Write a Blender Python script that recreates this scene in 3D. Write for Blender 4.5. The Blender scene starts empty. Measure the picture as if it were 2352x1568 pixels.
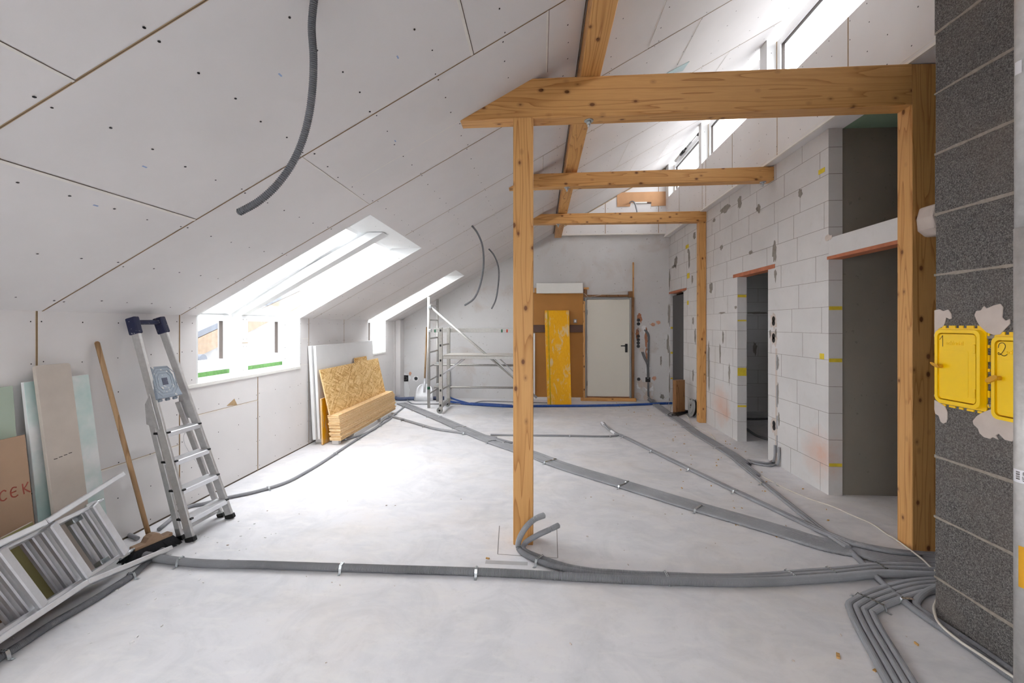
import bpy, math, random
from mathutils import Vector, Matrix
random.seed(11)
S = bpy.context.scene
COL = S.collection
# ------------------------------------------------------------------ camera
CAM_H, FPX, PPX, HORIZON = 1.6, 1000.0, 1176.0, 746.0     # eye height, focal length in px, principal column, horizon row
YAW = math.atan(0.066)                                     # the lens looks slightly left of the room's long axis
cd = bpy.data.cameras.new('camera'); cam = bpy.data.objects.new('camera', cd); COL.objects.link(cam)
cam.location = (0, 0, CAM_H); cam.rotation_euler = (math.pi/2, 0, YAW)
cd.sensor_width = 36.0; cd.lens = FPX/2352*36; cd.shift_y = (HORIZON-784)/2352.0
cd.clip_start = 0.02; cd.clip_end = 300
S.camera = cam
# ------------------------------------------------------------------ overcast sky
w = bpy.data.worlds.new('overcast_sky'); S.world = w; w.use_nodes = True
nt = w.node_tree; nt.nodes.clear()
wo = nt.nodes.new('ShaderNodeOutputWorld'); bg = nt.nodes.new('ShaderNodeBackground')
bg.inputs[0].default_value = (0.958, 0.978, 1.0, 1); bg.inputs[1].default_value = 4.0
nt.links.new(bg.outputs[0], wo.inputs[0])
w.cycles.sampling_method = 'MANUAL'; w.cycles.sample_map_resolution = 256
S.view_settings.view_transform = 'Standard'; S.view_settings.look = 'None'; S.view_settings.gamma = 1.0
S.view_settings.use_curve_mapping = False
S.view_settings.exposure = 1.42
S.cycles.use_denoising = True
S.cycles.max_bounces = 14; S.cycles.diffuse_bounces = 8; S.cycles.glossy_bounces = 4
S.cycles.transparent_max_bounces = 12; S.cycles.transmission_bounces = 6
S.cycles.sample_clamp_indirect = 8.0; S.cycles.blur_glossy = 1.0
S.cycles.caustics_reflective = False; S.cycles.caustics_refractive = False
# ------------------------------------------------------------------ helpers
_R = Vector((math.cos(YAW), math.sin(YAW), 0)); _F = Vector((-math.sin(YAW), math.cos(YAW), 0)); EYE = Vector((0, 0, CAM_H))
RX0, RZ0, RT = -3.1, 1.686, 0.562                          # eaves line and pitch of the sloping ceiling
def roof_z(x): return RZ0 + RT*(x-RX0)
RN = Vector((RT, 0, -1)).normalized()                      # ceiling normal, into the room
def at(x, y, X=None, Y=None, Z=None, roof=False):          # the point of a known plane that the photo shows at pixel x, y
    d = _F + _R*((x-PPX)/FPX) + Vector((0, 0, (HORIZON-y)/FPX))
    if X is not None: t = X/d.x
    elif Y is not None: t = Y/d.y
    elif Z is not None: t = (Z-CAM_H)/d.z
    else: t = (RZ0-RT*RX0-CAM_H)/(d.z-RT*d.x)
    return EYE + d*t
def fl(x, y, z=0.0): return at(x, y, Z=z)
def lerp(a, b, t): return a+(b-a)*t
class MB:
    def __init__(s): s.v=[]; s.f=[]; s.mi=[]; s.sm=[]; s.uv=[]; s.mats=[]; s.hasuv=False
    def slot(s, m):
        if m not in s.mats: s.mats.append(m)
        return s.mats.index(m)
    def face(s, idx, m, smooth=False, uv=None):
        s.f.append(tuple(idx)); s.mi.append(s.slot(m)); s.sm.append(smooth); s.uv.append(uv)
        if uv: s.hasuv = True
    def poly(s, pts, m):
        b = len(s.v); s.v += [Vector(p) for p in pts]; s.face(range(b, b+len(pts)), m)
    def hexa(s, p, m):                                      # p: 4 bottom + 4 top corners
        b = len(s.v); s.v += [Vector(q) for q in p]
        for q in ((3,2,1,0),(4,5,6,7),(0,1,5,4),(1,2,6,5),(2,3,7,6),(3,0,4,7)): s.face([b+i for i in q], m)
    def box(s, a, c, m):
        (x0,y0,z0),(x1,y1,z1) = a, c
        x0,x1=min(x0,x1),max(x0,x1); y0,y1=min(y0,y1),max(y0,y1); z0,z1=min(z0,z1),max(z0,z1)
        s.hexa([(x0,y0,z0),(x1,y0,z0),(x1,y1,z0),(x0,y1,z0),(x0,y0,z1),(x1,y0,z1),(x1,y1,z1),(x0,y1,z1)], m)
    def obox(s, c, ax, ay, az, m):                          # centre and three half-axis vectors
        c=Vector(c); ax=Vector(ax); ay=Vector(ay); az=Vector(az)
        s.hexa([c-ax-ay-az,c+ax-ay-az,c+ax+ay-az,c-ax+ay-az,c-ax-ay+az,c+ax-ay+az,c+ax+ay+az,c-ax+ay+az], m)
    def bar(s, a, b, w, t, up, m):                          # rectangular bar from a to b, w across, t along up
        a=Vector(a); b=Vector(b); d=(b-a); L=d.length; d.normalize(); up=Vector(up); up=(up-d*up.dot(d)).normalized(); sd=d.cross(up)
        s.obox((a+b)/2, d*L/2, sd*w/2, up*t/2, m)
    def prism(s, pts, n, m):                                # polygon pts extruded by vector n
        n=Vector(n); b=len(s.v); k=len(pts); P=[Vector(p) for p in pts]; s.v += P + [p+n for p in P]
        s.face(list(range(b+k-1, b-1, -1)), m); s.face(range(b+k, b+2*k), m)
        for i in range(k): j=(i+1)%k; s.face((b+i,b+j,b+k+j,b+k+i), m)
    def tube(s, pts, r, m, n=10, caps=True, ring=0.0, pitch=0.008, rough=1):
        P=[Vector(p) for p in pts]
        L=[0.0]
        for i in range(1,len(P)): L.append(L[-1]+(P[i]-P[i-1]).length)
        rad=[r]*len(P) if not callable(r) else [r(l/L[-1]) for l in L]
        if ring>0:                                          # corrugated: resample finely and swell every other ring
            N=max(2,int(L[-1]/(pitch/2))); Q=[]; rad=[]; j=0
            for i in range(N+1):
                l=L[-1]*i/N
                while j<len(L)-2 and L[j+1]<l: j+=1
                u=(l-L[j])/max(1e-9,L[j+1]-L[j]); Q.append(lerp(P[j],P[j+1],u)); rad.append(r+(ring/2 if i%2 else -ring/2))
            P=Q; L=[L[-1]*i/N for i in range(N+1)]
        d0=(P[1]-P[0]).normalized(); up=Vector((0,0,1)) if abs(d0.z)<.9 else Vector((1,0,0)); u=(up-d0*up.dot(d0)).normalized()
        b=len(s.v); c=len(P)
        for i,p in enumerate(P):
            d=(P[min(i+1,c-1)]-P[max(i-1,0)]).normalized(); u=(u-d*u.dot(d)).normalized(); w_=d.cross(u)
            for k in range(n):
                a=2*math.pi*k/n; s.v.append(p+(u*math.cos(a)+w_*math.sin(a))*rad[i])
        for i in range(c-1):
            for k in range(n):
                q=(k+1)%n
                s.face((b+i*n+k,b+i*n+q,b+(i+1)*n+q,b+(i+1)*n+k), m, ring==0, [(k/n,L[i]),((k+1)/n,L[i]),((k+1)/n,L[i+1]),(k/n,L[i+1])])
        if caps:
            s.face([b+k for k in range(n-1,-1,-1)], m); s.face([b+(c-1)*n+k for k in range(n)], m)
    def cyl(s, a, b, r, m, n=16): s.tube([a,b], r, m, n)
    def disc(s, c, nrm, r, m, n=6, squash=1.0):
        nrm=Vector(nrm).normalized(); u=Vector((0,1,0)) if abs(nrm.y)<.9 else Vector((1,0,0)); u=(u-nrm*u.dot(nrm)).normalized(); w_=nrm.cross(u)
        s.poly([Vector(c)+(u*math.cos(2*math.pi*k/n)+w_*math.sin(2*math.pi*k/n)*squash)*r for k in range(n)], m)
    def build(s, name, parent=None, base=None, bevel=0.0, seg=1):
        if parent is not None: org = ORG[parent.name]
        else:
            if base is not None: org=Vector(base)
            else:
                xs=[p.x for p in s.v]; ys=[p.y for p in s.v]; zs=[p.z for p in s.v]
                org=Vector(((min(xs)+max(xs))/2,(min(ys)+max(ys))/2,min(zs)))
        me=bpy.data.meshes.new(name); me.from_pydata([p-org for p in s.v], [], s.f)
        for m in s.mats: me.materials.append(m)
        me.polygons.foreach_set('material_index', s.mi); me.polygons.foreach_set('use_smooth', s.sm)
        if s.hasuv:
            l=me.uv_layers.new(name='UVMap'); arr=[]
            for f,uv in zip(s.f,s.uv):
                for q in (uv or [(0,0)]*len(f)): arr += q
            l.data.foreach_set('uv', arr)
        me.update()
        o=bpy.data.objects.new(name, me); COL.objects.link(o)
        if parent is not None: o.parent=parent; ORG[o.name]=org
        else: o.location=org; ORG[o.name]=org
        if bevel>0:
            bv=o.modifiers.new('bevel','BEVEL'); bv.width=bevel; bv.segments=seg; bv.limit_method='ANGLE'; bv.angle_limit=math.radians(40)
        return o
ORG={}
def thing(name, label, cat, loc=(0,0,0), group=None):
    o=bpy.data.objects.new(name,None); COL.objects.link(o); o.location=loc; o.empty_display_size=.1; ORG[o.name]=Vector(loc)
    return tag(o,label,cat,group)
def tag(o, label=None, cat=None, group=None, kind=None):
    if label: o['label']=label
    if cat: o['category']=cat
    if group: o['group']=group
    if kind: o['kind']=kind
    return o
def struct(o): o['kind']='structure'; return o
def smooth_path(pts, sub=6):                                # Catmull-Rom through the points
    P=[Vector(p) for p in pts]; out=[]
    for i in range(len(P)-1):
        p0=P[max(i-1,0)]; p1=P[i]; p2=P[i+1]; p3=P[min(i+2,len(P)-1)]
        for k in range(sub):
            t=k/sub; out.append(.5*((2*p1)+(p2-p0)*t+(2*p0-5*p1+4*p2-p3)*t*t+(3*p1-p0-3*p2+p3)*t*t*t))
    out.append(P[-1]); return out
# ------------------------------------------------------------------ materials
def lin(c): return tuple(((v/255)/12.92 if v/255<=.04045 else ((v/255+.055)/1.055)**2.4) for v in c)+(1,)
def base_mat(name, rough=.8, metal=0.0, spec=.3):
    m=bpy.data.materials.new(name); m.use_nodes=True; n=m.node_tree; n.nodes.clear()
    out=n.nodes.new('ShaderNodeOutputMaterial'); b=n.nodes.new('ShaderNodeBsdfPrincipled'); n.links.new(b.outputs[0],out.inputs[0])
    b.inputs['Roughness'].default_value=rough; b.inputs['Metallic'].default_value=metal; b.inputs['Specular IOR Level'].default_value=spec
    return m,n,b
def N(n,t,**k):
    o=n.nodes.new(t)
    for a,v in k.items():
        if a in o.inputs: o.inputs[a].default_value=v
        else: setattr(o,a,v)
    return o
def posn(n, scale=(1,1,1), rot=(0,0,0), rnd=False):
    g=N(n,'ShaderNodeNewGeometry'); mp=N(n,'ShaderNodeMapping'); mp.inputs['Scale'].default_value=scale; mp.inputs['Rotation'].default_value=rot
    if rnd:
        oi=N(n,'ShaderNodeObjectInfo'); ml=N(n,'ShaderNodeMath',operation='MULTIPLY'); ml.inputs[1].default_value=37.0
        n.links.new(oi.outputs['Random'],ml.inputs[0]); cb=N(n,'ShaderNodeCombineXYZ')
        for i in range(3): n.links.new(ml.outputs[0],cb.inputs[i])
        va=N(n,'ShaderNodeVectorMath',operation='ADD'); n.links.new(g.outputs['Position'],va.inputs[0]); n.links.new(cb.outputs[0],va.inputs[1])
        n.links.new(va.outputs[0],mp.inputs[0])
    else: n.links.new(g.outputs['Position'],mp.inputs[0])
    return mp.outputs[0]
def noise(n, vec, scale, detail=4, rough=.55, dist=0):
    t=N(n,'ShaderNodeTexNoise'); t.inputs['Scale'].default_value=scale; t.inputs['Detail'].default_value=detail; t.inputs['Roughness'].default_value=rough; t.inputs['Distortion'].default_value=dist
    n.links.new(vec,t.inputs['Vector']); return t.outputs['Fac']
def ramp(n, fac, stops, interp='LINEAR'):
    r=N(n,'ShaderNodeValToRGB'); r.color_ramp.interpolation=interp; e=r.color_ramp.elements
    while len(e)<len(stops): e.new(.5)
    for i,(p,c) in enumerate(stops): e[i].position=p; e[i].color=c if len(c)==4 else tuple(c)+(1,)
    n.links.new(fac,r.inputs[0]); return r.outputs[0]
def mix(n, fac, a, b, mode='MIX'):
    x=N(n,'ShaderNodeMix',data_type='RGBA',blend_type=mode)
    for i,v in ((0,fac),(6,a),(7,b)):
        if hasattr(v,'is_output') or isinstance(v,bpy.types.NodeSocket): n.links.new(v,x.inputs[i])
        else: x.inputs[i].default_value=v
    return x.outputs[2]
def bump(n,b,h,strength=.3,dist=.002):
    bp=N(n,'ShaderNodeBump'); bp.inputs['Strength'].default_value=strength; bp.inputs['Distance'].default_value=dist
    n.links.new(h,bp.inputs['Height']); n.links.new(bp.outputs[0],b.inputs['Normal'])
G=lambda v:(v,v,v,1)
def plain(name, c, var=.06, scale=6, rough=.8, metal=0, spec=.3, bm=0, bscale=60, bd=.001):
    m,n,b=base_mat(name,rough,metal,spec); p=posn(n); f=noise(n,p,scale,4)
    c=lin(c); lo=tuple(x*(1-var) for x in c[:3])+(1,); hi=tuple(min(1,x*(1+var)) for x in c[:3])+(1,)
    n.links.new(ramp(n,f,[(.3,lo),(.7,hi)]),b.inputs['Base Color'])
    if bm: bump(n,b,noise(n,p,bscale,3),bm,bd)
    return m
M={}
M['board']=plain('plasterboard_paper',(219,216,215),.035,1.6,.85,spec=.2,bm=.08,bscale=220,bd=.0006)
M['board_white']=plain('plasterboard_reveal',(225,226,226),.02,2,.85,spec=.2)
M['tan']=plain('paper_edge_tan',(172,146,112),.12,20,.9)
M['gap']=plain('joint_gap',(96,84,72),.2,25,.95)
M['cut']=plain('cut_gypsum_edge',(226,222,216),.05,18,.9)
M['screw']=plain('screw_head',(38,35,34),.1,50,.6,spec=.4)
M['blue_ink']=plain('blue_ink',(150,170,205),.1,50,.9)
M['frame']=plain('white_window_frame',(236,237,238),.01,4,.35,spec=.5)
M['gasket']=plain('window_gasket',(70,62,58),.05,9,.6)
M['foil']=plain('green_sealing_foil',(96,142,82),.2,30,.5)
M['black']=plain('black_plastic',(20,20,21),.1,30,.45,spec=.4)
M['white_p']=plain('white_paint',(226,225,220),.02,6,.5)
M['doorwhite']=plain('door_leaf_paint',(214,210,199),.01,3,.45)
M['doorframe']=plain('door_frame_grey',(150,150,148),.03,9,.45)
def concrete_floor():
    m,n,b=base_mat('screed_floor',.72,0,.35); p=posn(n)
    f1=noise(n,p,.55,5,.6); f2=noise(n,p,2.6,8,.65,1.2); f3=noise(n,p,16,8,.7); f4=noise(n,posn(n,(1,2.6,1),(0,0,.5)),5,6,.6,.6)
    c=ramp(n,f1,[(.3,lin((212,212,216))),(.7,lin((223,222,225)))])
    c=mix(n,ramp(n,f2,[(.42,G(0)),(.66,G(.55))]),c,lin((190,191,195)))
    c=mix(n,ramp(n,f4,[(.5,G(0)),(.72,G(.5))]),c,lin((228,227,226)))
    c=mix(n,ramp(n,f3,[(.56,G(0)),(.74,G(.35))]),c,lin((182,181,180)))
    v=N(n,'ShaderNodeTexNoise'); v.inputs['Scale'].default_value=95; v.inputs['Detail'].default_value=3; n.links.new(p,v.inputs['Vector'])
    c=mix(n,ramp(n,v.outputs['Fac'],[(.66,G(0)),(.72,G(.5))]),c,lin((226,224,220)))
    # sandy dust along the right and back
    sx=N(n,'ShaderNodeSeparateXYZ'); n.links.new(p,sx.inputs[0])
    d=ramp(n,noise(n,p,1.1,6,.6),[(.48,G(0)),(.75,G(.38))])
    c=mix(n,d,c,lin((216,204,190)))
    n.links.new(c,b.inputs['Base Color'])
    n.links.new(ramp(n,f2,[(.3,G(.58)),(.7,G(.85))]),b.inputs['Roughness'])
    bump(n,b,f3,.12,.003); return m
M['floor']=concrete_floor()
def chimney_mat():
    m,n,b=base_mat('pumice_concrete',.95,0,.15); p=posn(n)
    v=N(n,'ShaderNodeTexVoronoi'); v.inputs['Scale'].default_value=150; n.links.new(p,v.inputs['Vector'])
    f=noise(n,p,165,6,.75); g=noise(n,p,2.2,4,.6)
    c=ramp(n,f,[(.34,lin((48,47,46))),(.5,lin((100,98,96))),(.68,lin((152,149,146)))])
    c=mix(n,ramp(n,g,[(.45,G(0)),(.75,G(.45))]),c,lin((120,111,103)))
    n.links.new(c,b.inputs['Base Color']); bump(n,b,v.outputs['Distance'],.9,.004); return m
M['pumice']=chimney_mat()
M['mortar']=plain('mortar_joint',(150,142,132),.15,50,.95,bm=.8,bscale=90,bd=.004)
M['putty']=plain('plaster_smear',(196,184,176),.06,14,.85,bm=.5,bscale=24,bd=.004)
def aac():
    m,n,b=base_mat('aerated_concrete_block',.9,0,.2); p=posn(n)
    f=noise(n,p,1.4,5,.6); g=noise(n,p,9,7,.65); h=noise(n,p,140,3)
    c=ramp(n,f,[(.3,lin((197,195,194))),(.7,lin((209,207,206)))])
    c=mix(n,ramp(n,g,[(.55,G(0)),(.75,G(.35))]),c,lin((189,184,180)))
    r=noise(n,p,.9,3,.5); c=mix(n,ramp(n,r,[(.62,G(0)),(.8,G(.25))]),c,lin((208,186,168)))
    for (px_,py_,rad,am) in ((1655,930,.36,.6),(1668,948,.16,.5),(1877,1040,.30,.5),(1893,1045,.14,.5)):
        q=at(px_,py_,X=2.70); dv=N(n,'ShaderNodeVectorMath',operation='DISTANCE'); n.links.new(p,dv.inputs[0]); dv.inputs[1].default_value=tuple(q)
        nd=N(n,'ShaderNodeMath',operation='MULTIPLY_ADD'); n.links.new(g,nd.inputs[0]); nd.inputs[1].default_value=.3; n.links.new(dv.outputs['Value'],nd.inputs[2])
        c=mix(n,ramp(n,nd.outputs[0],[(.12,G(am)),(.15+rad,G(0))]),c,lin((206,150,118)))
    n.links.new(c,b.inputs['Base Color']); bump(n,b,h,.25,.0012); return m
M['aac']=aac()
M['joint']=plain('block_joint_grey',(128,122,116),.25,40,.95)  # plain grey of the thin joints between blocks
M['smear']=plain('grey_adhesive_smear',(138,133,126),.15,20,.9,bm=.4,bscale=40,bd=.003)
M['lintel']=plain('clay_lintel',(178,112,84),.14,12,.9,bm=.3)
M['yellow_mark']=plain('yellow_marking',(214,190,60),.1,20,.8)
M['rust']=plain('rusty_wash',(196,150,126),.2,6,.95)
def old_plaster(name='old_wall_plaster', a=(210,209,209), b2=(196,194,193), st=(176,152,134)):
    m,n,b=base_mat(name,.92,0,.15); p=posn(n)
    f=noise(n,p,.7,5,.55); g=noise(n,p,1.5,6,.6,.8); h=noise(n,p,60,4); k=noise(n,p,22,2)
    c=ramp(n,f,[(.3,lin(b2)),(.65,lin(a))])
    c=mix(n,ramp(n,g,[(.53,G(0)),(.75,G(.45))]),c,lin(st))
    c=mix(n,ramp(n,k,[(.70,G(0)),(.74,G(.55))]),c,lin((110,104,98)))
    n.links.new(c,b.inputs['Base Color']); bump(n,b,h,.25,.002); return m
M['plaster']=old_plaster()
M['grey_render']=old_plaster('grey_cement_render',(142,137,128),(128,124,116),(146,136,122))
M['brick_raw']=plain('broken_brick',(170,120,94),.25,30,.95,bm=.6)
M['moist']=plain('moisture_board_green',(128,150,128),.06,3,.9)
def wood(name, axis, c1=(186,134,76), c2=(210,160,100), dark=(166,112,60), k=1.0):
    m,n,b=base_mat(name,.5,0,.35)
    i={'X':0,'Y':1,'Z':2}[axis]
    sc=[1,1,1]; sc[i]=.055
    p=posn(n,tuple(sc),rnd=True)
    wv=N(n,'ShaderNodeTexNoise'); wv.inputs['Scale'].default_value=7.0; wv.inputs['Detail'].default_value=2; n.links.new(p,wv.inputs['Vector'])
    ml=N(n,'ShaderNodeMath',operation='MULTIPLY'); ml.inputs[1].default_value=13*k; n.links.new(wv.outputs['Fac'],ml.inputs[0])
    fr=N(n,'ShaderNodeMath',operation='FRACT'); n.links.new(ml.outputs[0],fr.inputs[0])
    c=ramp(n,fr.outputs[0],[(0,lin(c2)),(.62,lin(c2)),(.9,lin(c1)),(.97,lin(dark)),(1,lin(c2))])
    fine=[1,1,1]; fine[i]=.03; f=noise(n,posn(n,tuple(fine),rnd=True),160,3)
    c=mix(n,ramp(n,f,[(.4,G(0)),(.7,G(.35))]),c,lin(c1))
    big=noise(n,posn(n,rnd=True),1.1,2); c=mix(n,ramp(n,big,[(.4,G(0)),(.7,G(.3))]),c,lin(c1))
    ks=[10,10,10]; ks[i]=6.5
    v=N(n,'ShaderNodeTexVoronoi'); v.inputs['Scale'].default_value=1.0; v.inputs['Randomness'].default_value=1.0; n.links.new(posn(n,tuple(ks),rnd=True),v.inputs['Vector'])
    c=mix(n,ramp(n,v.outputs['Distance'],[(0,G(1)),(.10,G(.95)),(.14,G(.3)),(.24,G(0))]),c,lin((112,68,36)))
    n.links.new(c,b.inputs['Base Color']); bump(n,b,f,.1,.0006); return m
for a in 'XYZ': M['wood'+a]=wood('spruce_timber_'+a.lower(),a)
for a in 'YZ': M['wood_dk'+a]=wood('weathered_timber_'+a.lower(),a,(120,84,54),(146,106,70),(90,58,34))
def osb():
    m,n,b=base_mat('strand_board',.75,0,.25)
    g=N(n,'ShaderNodeNewGeometry')
    def layer(rot,sc,off):
        mp=N(n,'ShaderNodeMapping',vector_type='TEXTURE'); mp.inputs['Rotation'].default_value=rot; mp.inputs['Scale'].default_value=tuple(1.0/q for q in sc); mp.inputs['Location'].default_value=off
        n.links.new(g.outputs['Position'],mp.inputs[0])
        v=N(n,'ShaderNodeTexVoronoi'); v.inputs['Scale'].default_value=1; n.links.new(mp.outputs[0],v.inputs['Vector'])
        s=N(n,'ShaderNodeSeparateColor'); n.links.new(v.outputs['Color'],s.inputs[0]); return s.outputs[0],s.outputs[1]
    tone=[(0,lin((190,142,80))),(.3,lin((216,174,112))),(.65,lin((232,196,136))),(1,lin((242,212,156)))]
    a,a2=layer((.30,.1,.1),(14,7,66),(0,0,0)); c1=ramp(n,a,tone)
    d,d2=layer((-.38,.1,-.1),(14,7,62),(3,5,1)); c2=ramp(n,d,tone)
    e,e2=layer((.62,.1,0),(14,8,58),(7,2,9)); c3=ramp(n,e,tone)
    c=mix(n,ramp(n,d2,[(.45,G(0)),(.5,G(1))]),c1,c2); c=mix(n,ramp(n,e2,[(.62,G(0)),(.66,G(1))]),c,c3)
    f=noise(n,posn(n),55,5); c=mix(n,ramp(n,f,[(.58,G(0)),(.7,G(.4))]),c,lin((150,98,48)))
    n.links.new(c,b.inputs['Base Color']); bump(n,b,a,.2,.001); return m
M['osb']=osb()
def osb_edge():
    m,n,b=base_mat('strand_board_edge',.85,0,.2); p=posn(n,(9,9,120)); f=noise(n,p,2.4,5,.7)
    c=ramp(n,f,[(.3,lin((186,144,96))),(.5,lin((232,198,150))),(.7,lin((250,232,200)))])
    oi=N(n,'ShaderNodeObjectInfo'); c=mix(n,ramp(n,oi.outputs['Random'],[(.2,G(0)),(.8,G(.5))]),c,lin((216,178,128)))
    n.links.new(c,b.inputs['Base Color']); return m
M['osb_edge']=osb_edge()
def metal(name,c,rough=.38,var=.12,sc=(3,3,3),metal_=.85):
    m,n,b=base_mat(name,rough,metal_,.5); p=posn(n,sc); f=noise(n,p,9,6,.65)
    c=lin(c); n.links.new(ramp(n,f,[(.3,tuple(x*(1-var) for x in c[:3])+(1,)),(.7,tuple(min(1,x*(1+var)) for x in c[:3])+(1,))]),b.inputs['Base Color'])
    n.links.new(ramp(n,f,[(.3,G(rough*.95)),(.7,G(min(1,rough*1.1)))]),b.inputs['Roughness']); return m
M['alu']=metal('aluminium',(216,217,220),.42,.05,metal_=.75)
M['alu_used']=metal('used_aluminium',(204,203,202),.40,.10,metal_=.75)
M['alu_dull']=metal('dull_painted_aluminium',(178,176,172),.45,.12,metal_=.5)
M['zinc']=metal('zinc_plated_steel',(200,205,208),.3,.15)
M['step_blue']=plain('plastic_step_grey',(138,148,158),.1,20,.5,spec=.4)
def paintspots(name,basec,spot,scale=34,lo=.6):
    m,n,b=base_mat(name,.5,0,.4); p=posn(n); f=noise(n,p,scale,5,.6); n.links.new(mix(n,ramp(n,f,[(lo,G(0)),(lo+.05,G(1))]),lin(basec),lin(spot)),b.inputs['Base Color']); return m
M['navy']=paintspots('navy_plastic_with_paint',(30,36,66),(196,192,190),40,.62)
M['platform']=paintspots('step_platform_with_paint',(140,151,163),(206,203,198),26,.6)
M['yellow_board']=None
def formwork():
    m,n,b=base_mat('yellow_formwork_board',.55,0,.35); p=posn(n,(1,1,.35)); f=noise(n,p,7,7,.7,.5); g=noise(n,posn(n,(30,30,.6)),2,3); 
    c=ramp(n,g,[(.35,lin((226,162,4))),(.65,lin((234,174,8)))])
    sx=N(n,'ShaderNodeSeparateXYZ'); n.links.new(posn(n),sx.inputs[0])
    zf=ramp(n,noise(n,posn(n),1.2,2),[(.4,G(0)),(.6,G(1))])
    c=mix(n,ramp(n,f,[(.54,G(0)),(.64,G(.75))]),c,lin((208,194,160)))
    n.links.new(c,b.inputs['Base Color']); return m
M['yellow_board']=formwork()
M['hardboard']=plain('brown_hardboard',(176,124,66),.05,3,.7)
M['brown_board']=plain('brown_fibre_board',(172,144,120),.05,4,.85)
M['darkplank']=plain('dark_plank',(98,74,64),.12,6,.6)
M['fiber_cement']=plain('cement_bonded_board',(190,180,170),.05,9,.9,bm=.2)
def mint():
    m,n,b=base_mat('mint_foam_board',.8,0,.25); f=noise(n,posn(n),2.6,4,.6); n.links.new(ramp(n,f,[(.32,lin((172,204,200))),(.5,lin((206,220,217))),(.62,lin((230,232,232)))]),b.inputs['Base Color']); return m
M['mint']=mint()
M['green_board']=plain('green_plasterboard',(172,186,170),.04,3,.9)
M['olive']=plain('olive_board',(150,144,100),.06,4,.9)
M['eps']=plain('white_insulation_board',(222,222,222),.02,4,.8)
M['cardboard']=plain('cardboard',(196,152,114),.05,8,.9)
M['conduit']=None
def conduit(name,c,ringbump=True,rough=.5,per=160):
    m,n,b=base_mat(name,rough,0,.4); f=noise(n,posn(n),3,4); cc=lin(c)
    col=ramp(n,f,[(.35,tuple(x*.88 for x in cc[:3])+(1,)),(.7,tuple(min(1,x*1.1) for x in cc[:3])+(1,))])
    du=ramp(n,noise(n,posn(n),22,5,.7),[(.55,G(0)),(.75,G(.3))]); col=mix(n,du,col,lin((176,172,168)))
    n.links.new(col,b.inputs['Base Color'])
    if ringbump:
        uv=N(n,'ShaderNodeUVMap'); sx=N(n,'ShaderNodeSeparateXYZ'); n.links.new(uv.outputs[0],sx.inputs[0])
        ml=N(n,'ShaderNodeMath',operation='MULTIPLY'); ml.inputs[1].default_value=per*2*math.pi; n.links.new(sx.outputs[1],ml.inputs[0])
        sn=N(n,'ShaderNodeMath',operation='SINE'); n.links.new(ml.outputs[0],sn.inputs[0]); bump(n,b,sn.outputs[0],.4,.0012)
    return m
M['conduit']=conduit('grey_corrugated_plastic',(146,147,151))
M['conduit_dk']=conduit('dark_grey_corrugated_plastic',(112,114,119))
M['conduit_geo']=conduit('grey_ringed_plastic',(140,141,145),False)
M['conduit_hang']=conduit('dark_grey_ringed_plastic',(104,106,110),False)
M['patchline']=plain('screed_hairline',(138,136,134),.1,30,.95)
M['bluepipe']=conduit('blue_plastic_pipe',(38,78,150),False,.4)
M['bluedark']=conduit('slate_blue_pipe_sleeve',(86,98,128),False,.6)
M['cable']=plain('white_cable',(206,200,190),.05,20,.5)
M['brush']=plain('broom_bristles',(36,37,42),.3,90,.8)
M['beech']=wood('beech_handle','Z',(146,114,80),(170,138,102),(126,94,62),.5)
M['beechY']=wood('beech_block','Y',(150,120,96),(178,150,124),(130,98,76),.5)
M['yellow_plastic']=plain('yellow_plastic',(246,202,0),.02,6,.35,spec=.5)
M['amber']=plain('amber_plastic_knob',(206,150,20),.05,20,.35,spec=.5)
M['pencil']=plain('pencil_mark',(70,66,58),.1,60,.9)
M['redmark']=plain('red_marker',(168,92,78),.1,30,.9)
M['paper']=plain('white_label',(224,224,228),.02,20,.5)
M['crumb']=plain('wood_crumbs',(190,150,96),.25,40,.9)
M['green_tape']=plain('green_marking',(38,96,70),.1,20,.7)
M['red_tape']=plain('red_marking',(190,70,48),.1,20,.7)
M['drumgrey']=plain('grey_cable_drum',(150,152,150),.05,9,.5)
M['white_dull']=metal('galvanised_prop',(192,190,188),.5,.12,metal_=.55)
M['house_roof']=plain('outside_roof',(88,92,100),.1,3,.8)
M['house_wood']=plain('outside_fascia',(116,102,88),.15,9,.8)
M['house_wall']=plain('outside_wall',(150,150,152),.1,3,.9)
M['ground']=plain('outside_gravel',(96,96,94),.2,.5,1.0)
M['bounce_slab']=plain('bounce_slab_surface',(142,142,144),.04,2,.9)  # surface of the added slab that bounces sky light indoors
M['bark']=plain('outside_twigs',(104,98,86),.2,9,.9)
def glass():
    m=bpy.data.materials.new('window_glass'); m.use_nodes=True; n=m.node_tree; n.nodes.clear()
    out=N(n,'ShaderNodeOutputMaterial'); mx=N(n,'ShaderNodeMixShader'); tr=N(n,'ShaderNodeBsdfTransparent'); gl=N(n,'ShaderNodeBsdfGlossy'); gl.inputs['Roughness'].default_value=.02
    lw=N(n,'ShaderNodeLayerWeight'); pw=N(n,'ShaderNodeMath',operation='POWER'); pw.inputs[1].default_value=5.0; n.links.new(lw.outputs['Facing'],pw.inputs[0])
    ad=N(n,'ShaderNodeMath',operation='MULTIPLY_ADD'); ad.inputs[1].default_value=.5; ad.inputs[2].default_value=.02; n.links.new(pw.outputs[0],ad.inputs[0])
    tr.inputs[0].default_value=(.98,.98,.98,1)
    n.links.new(ad.outputs[0],mx.inputs[0]); n.links.new(tr.outputs[0],mx.inputs[1]); n.links.new(gl.outputs[0],mx.inputs[2]); n.links.new(mx.outputs[0],out.inputs[0]); return m
M['glass']=glass()
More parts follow.
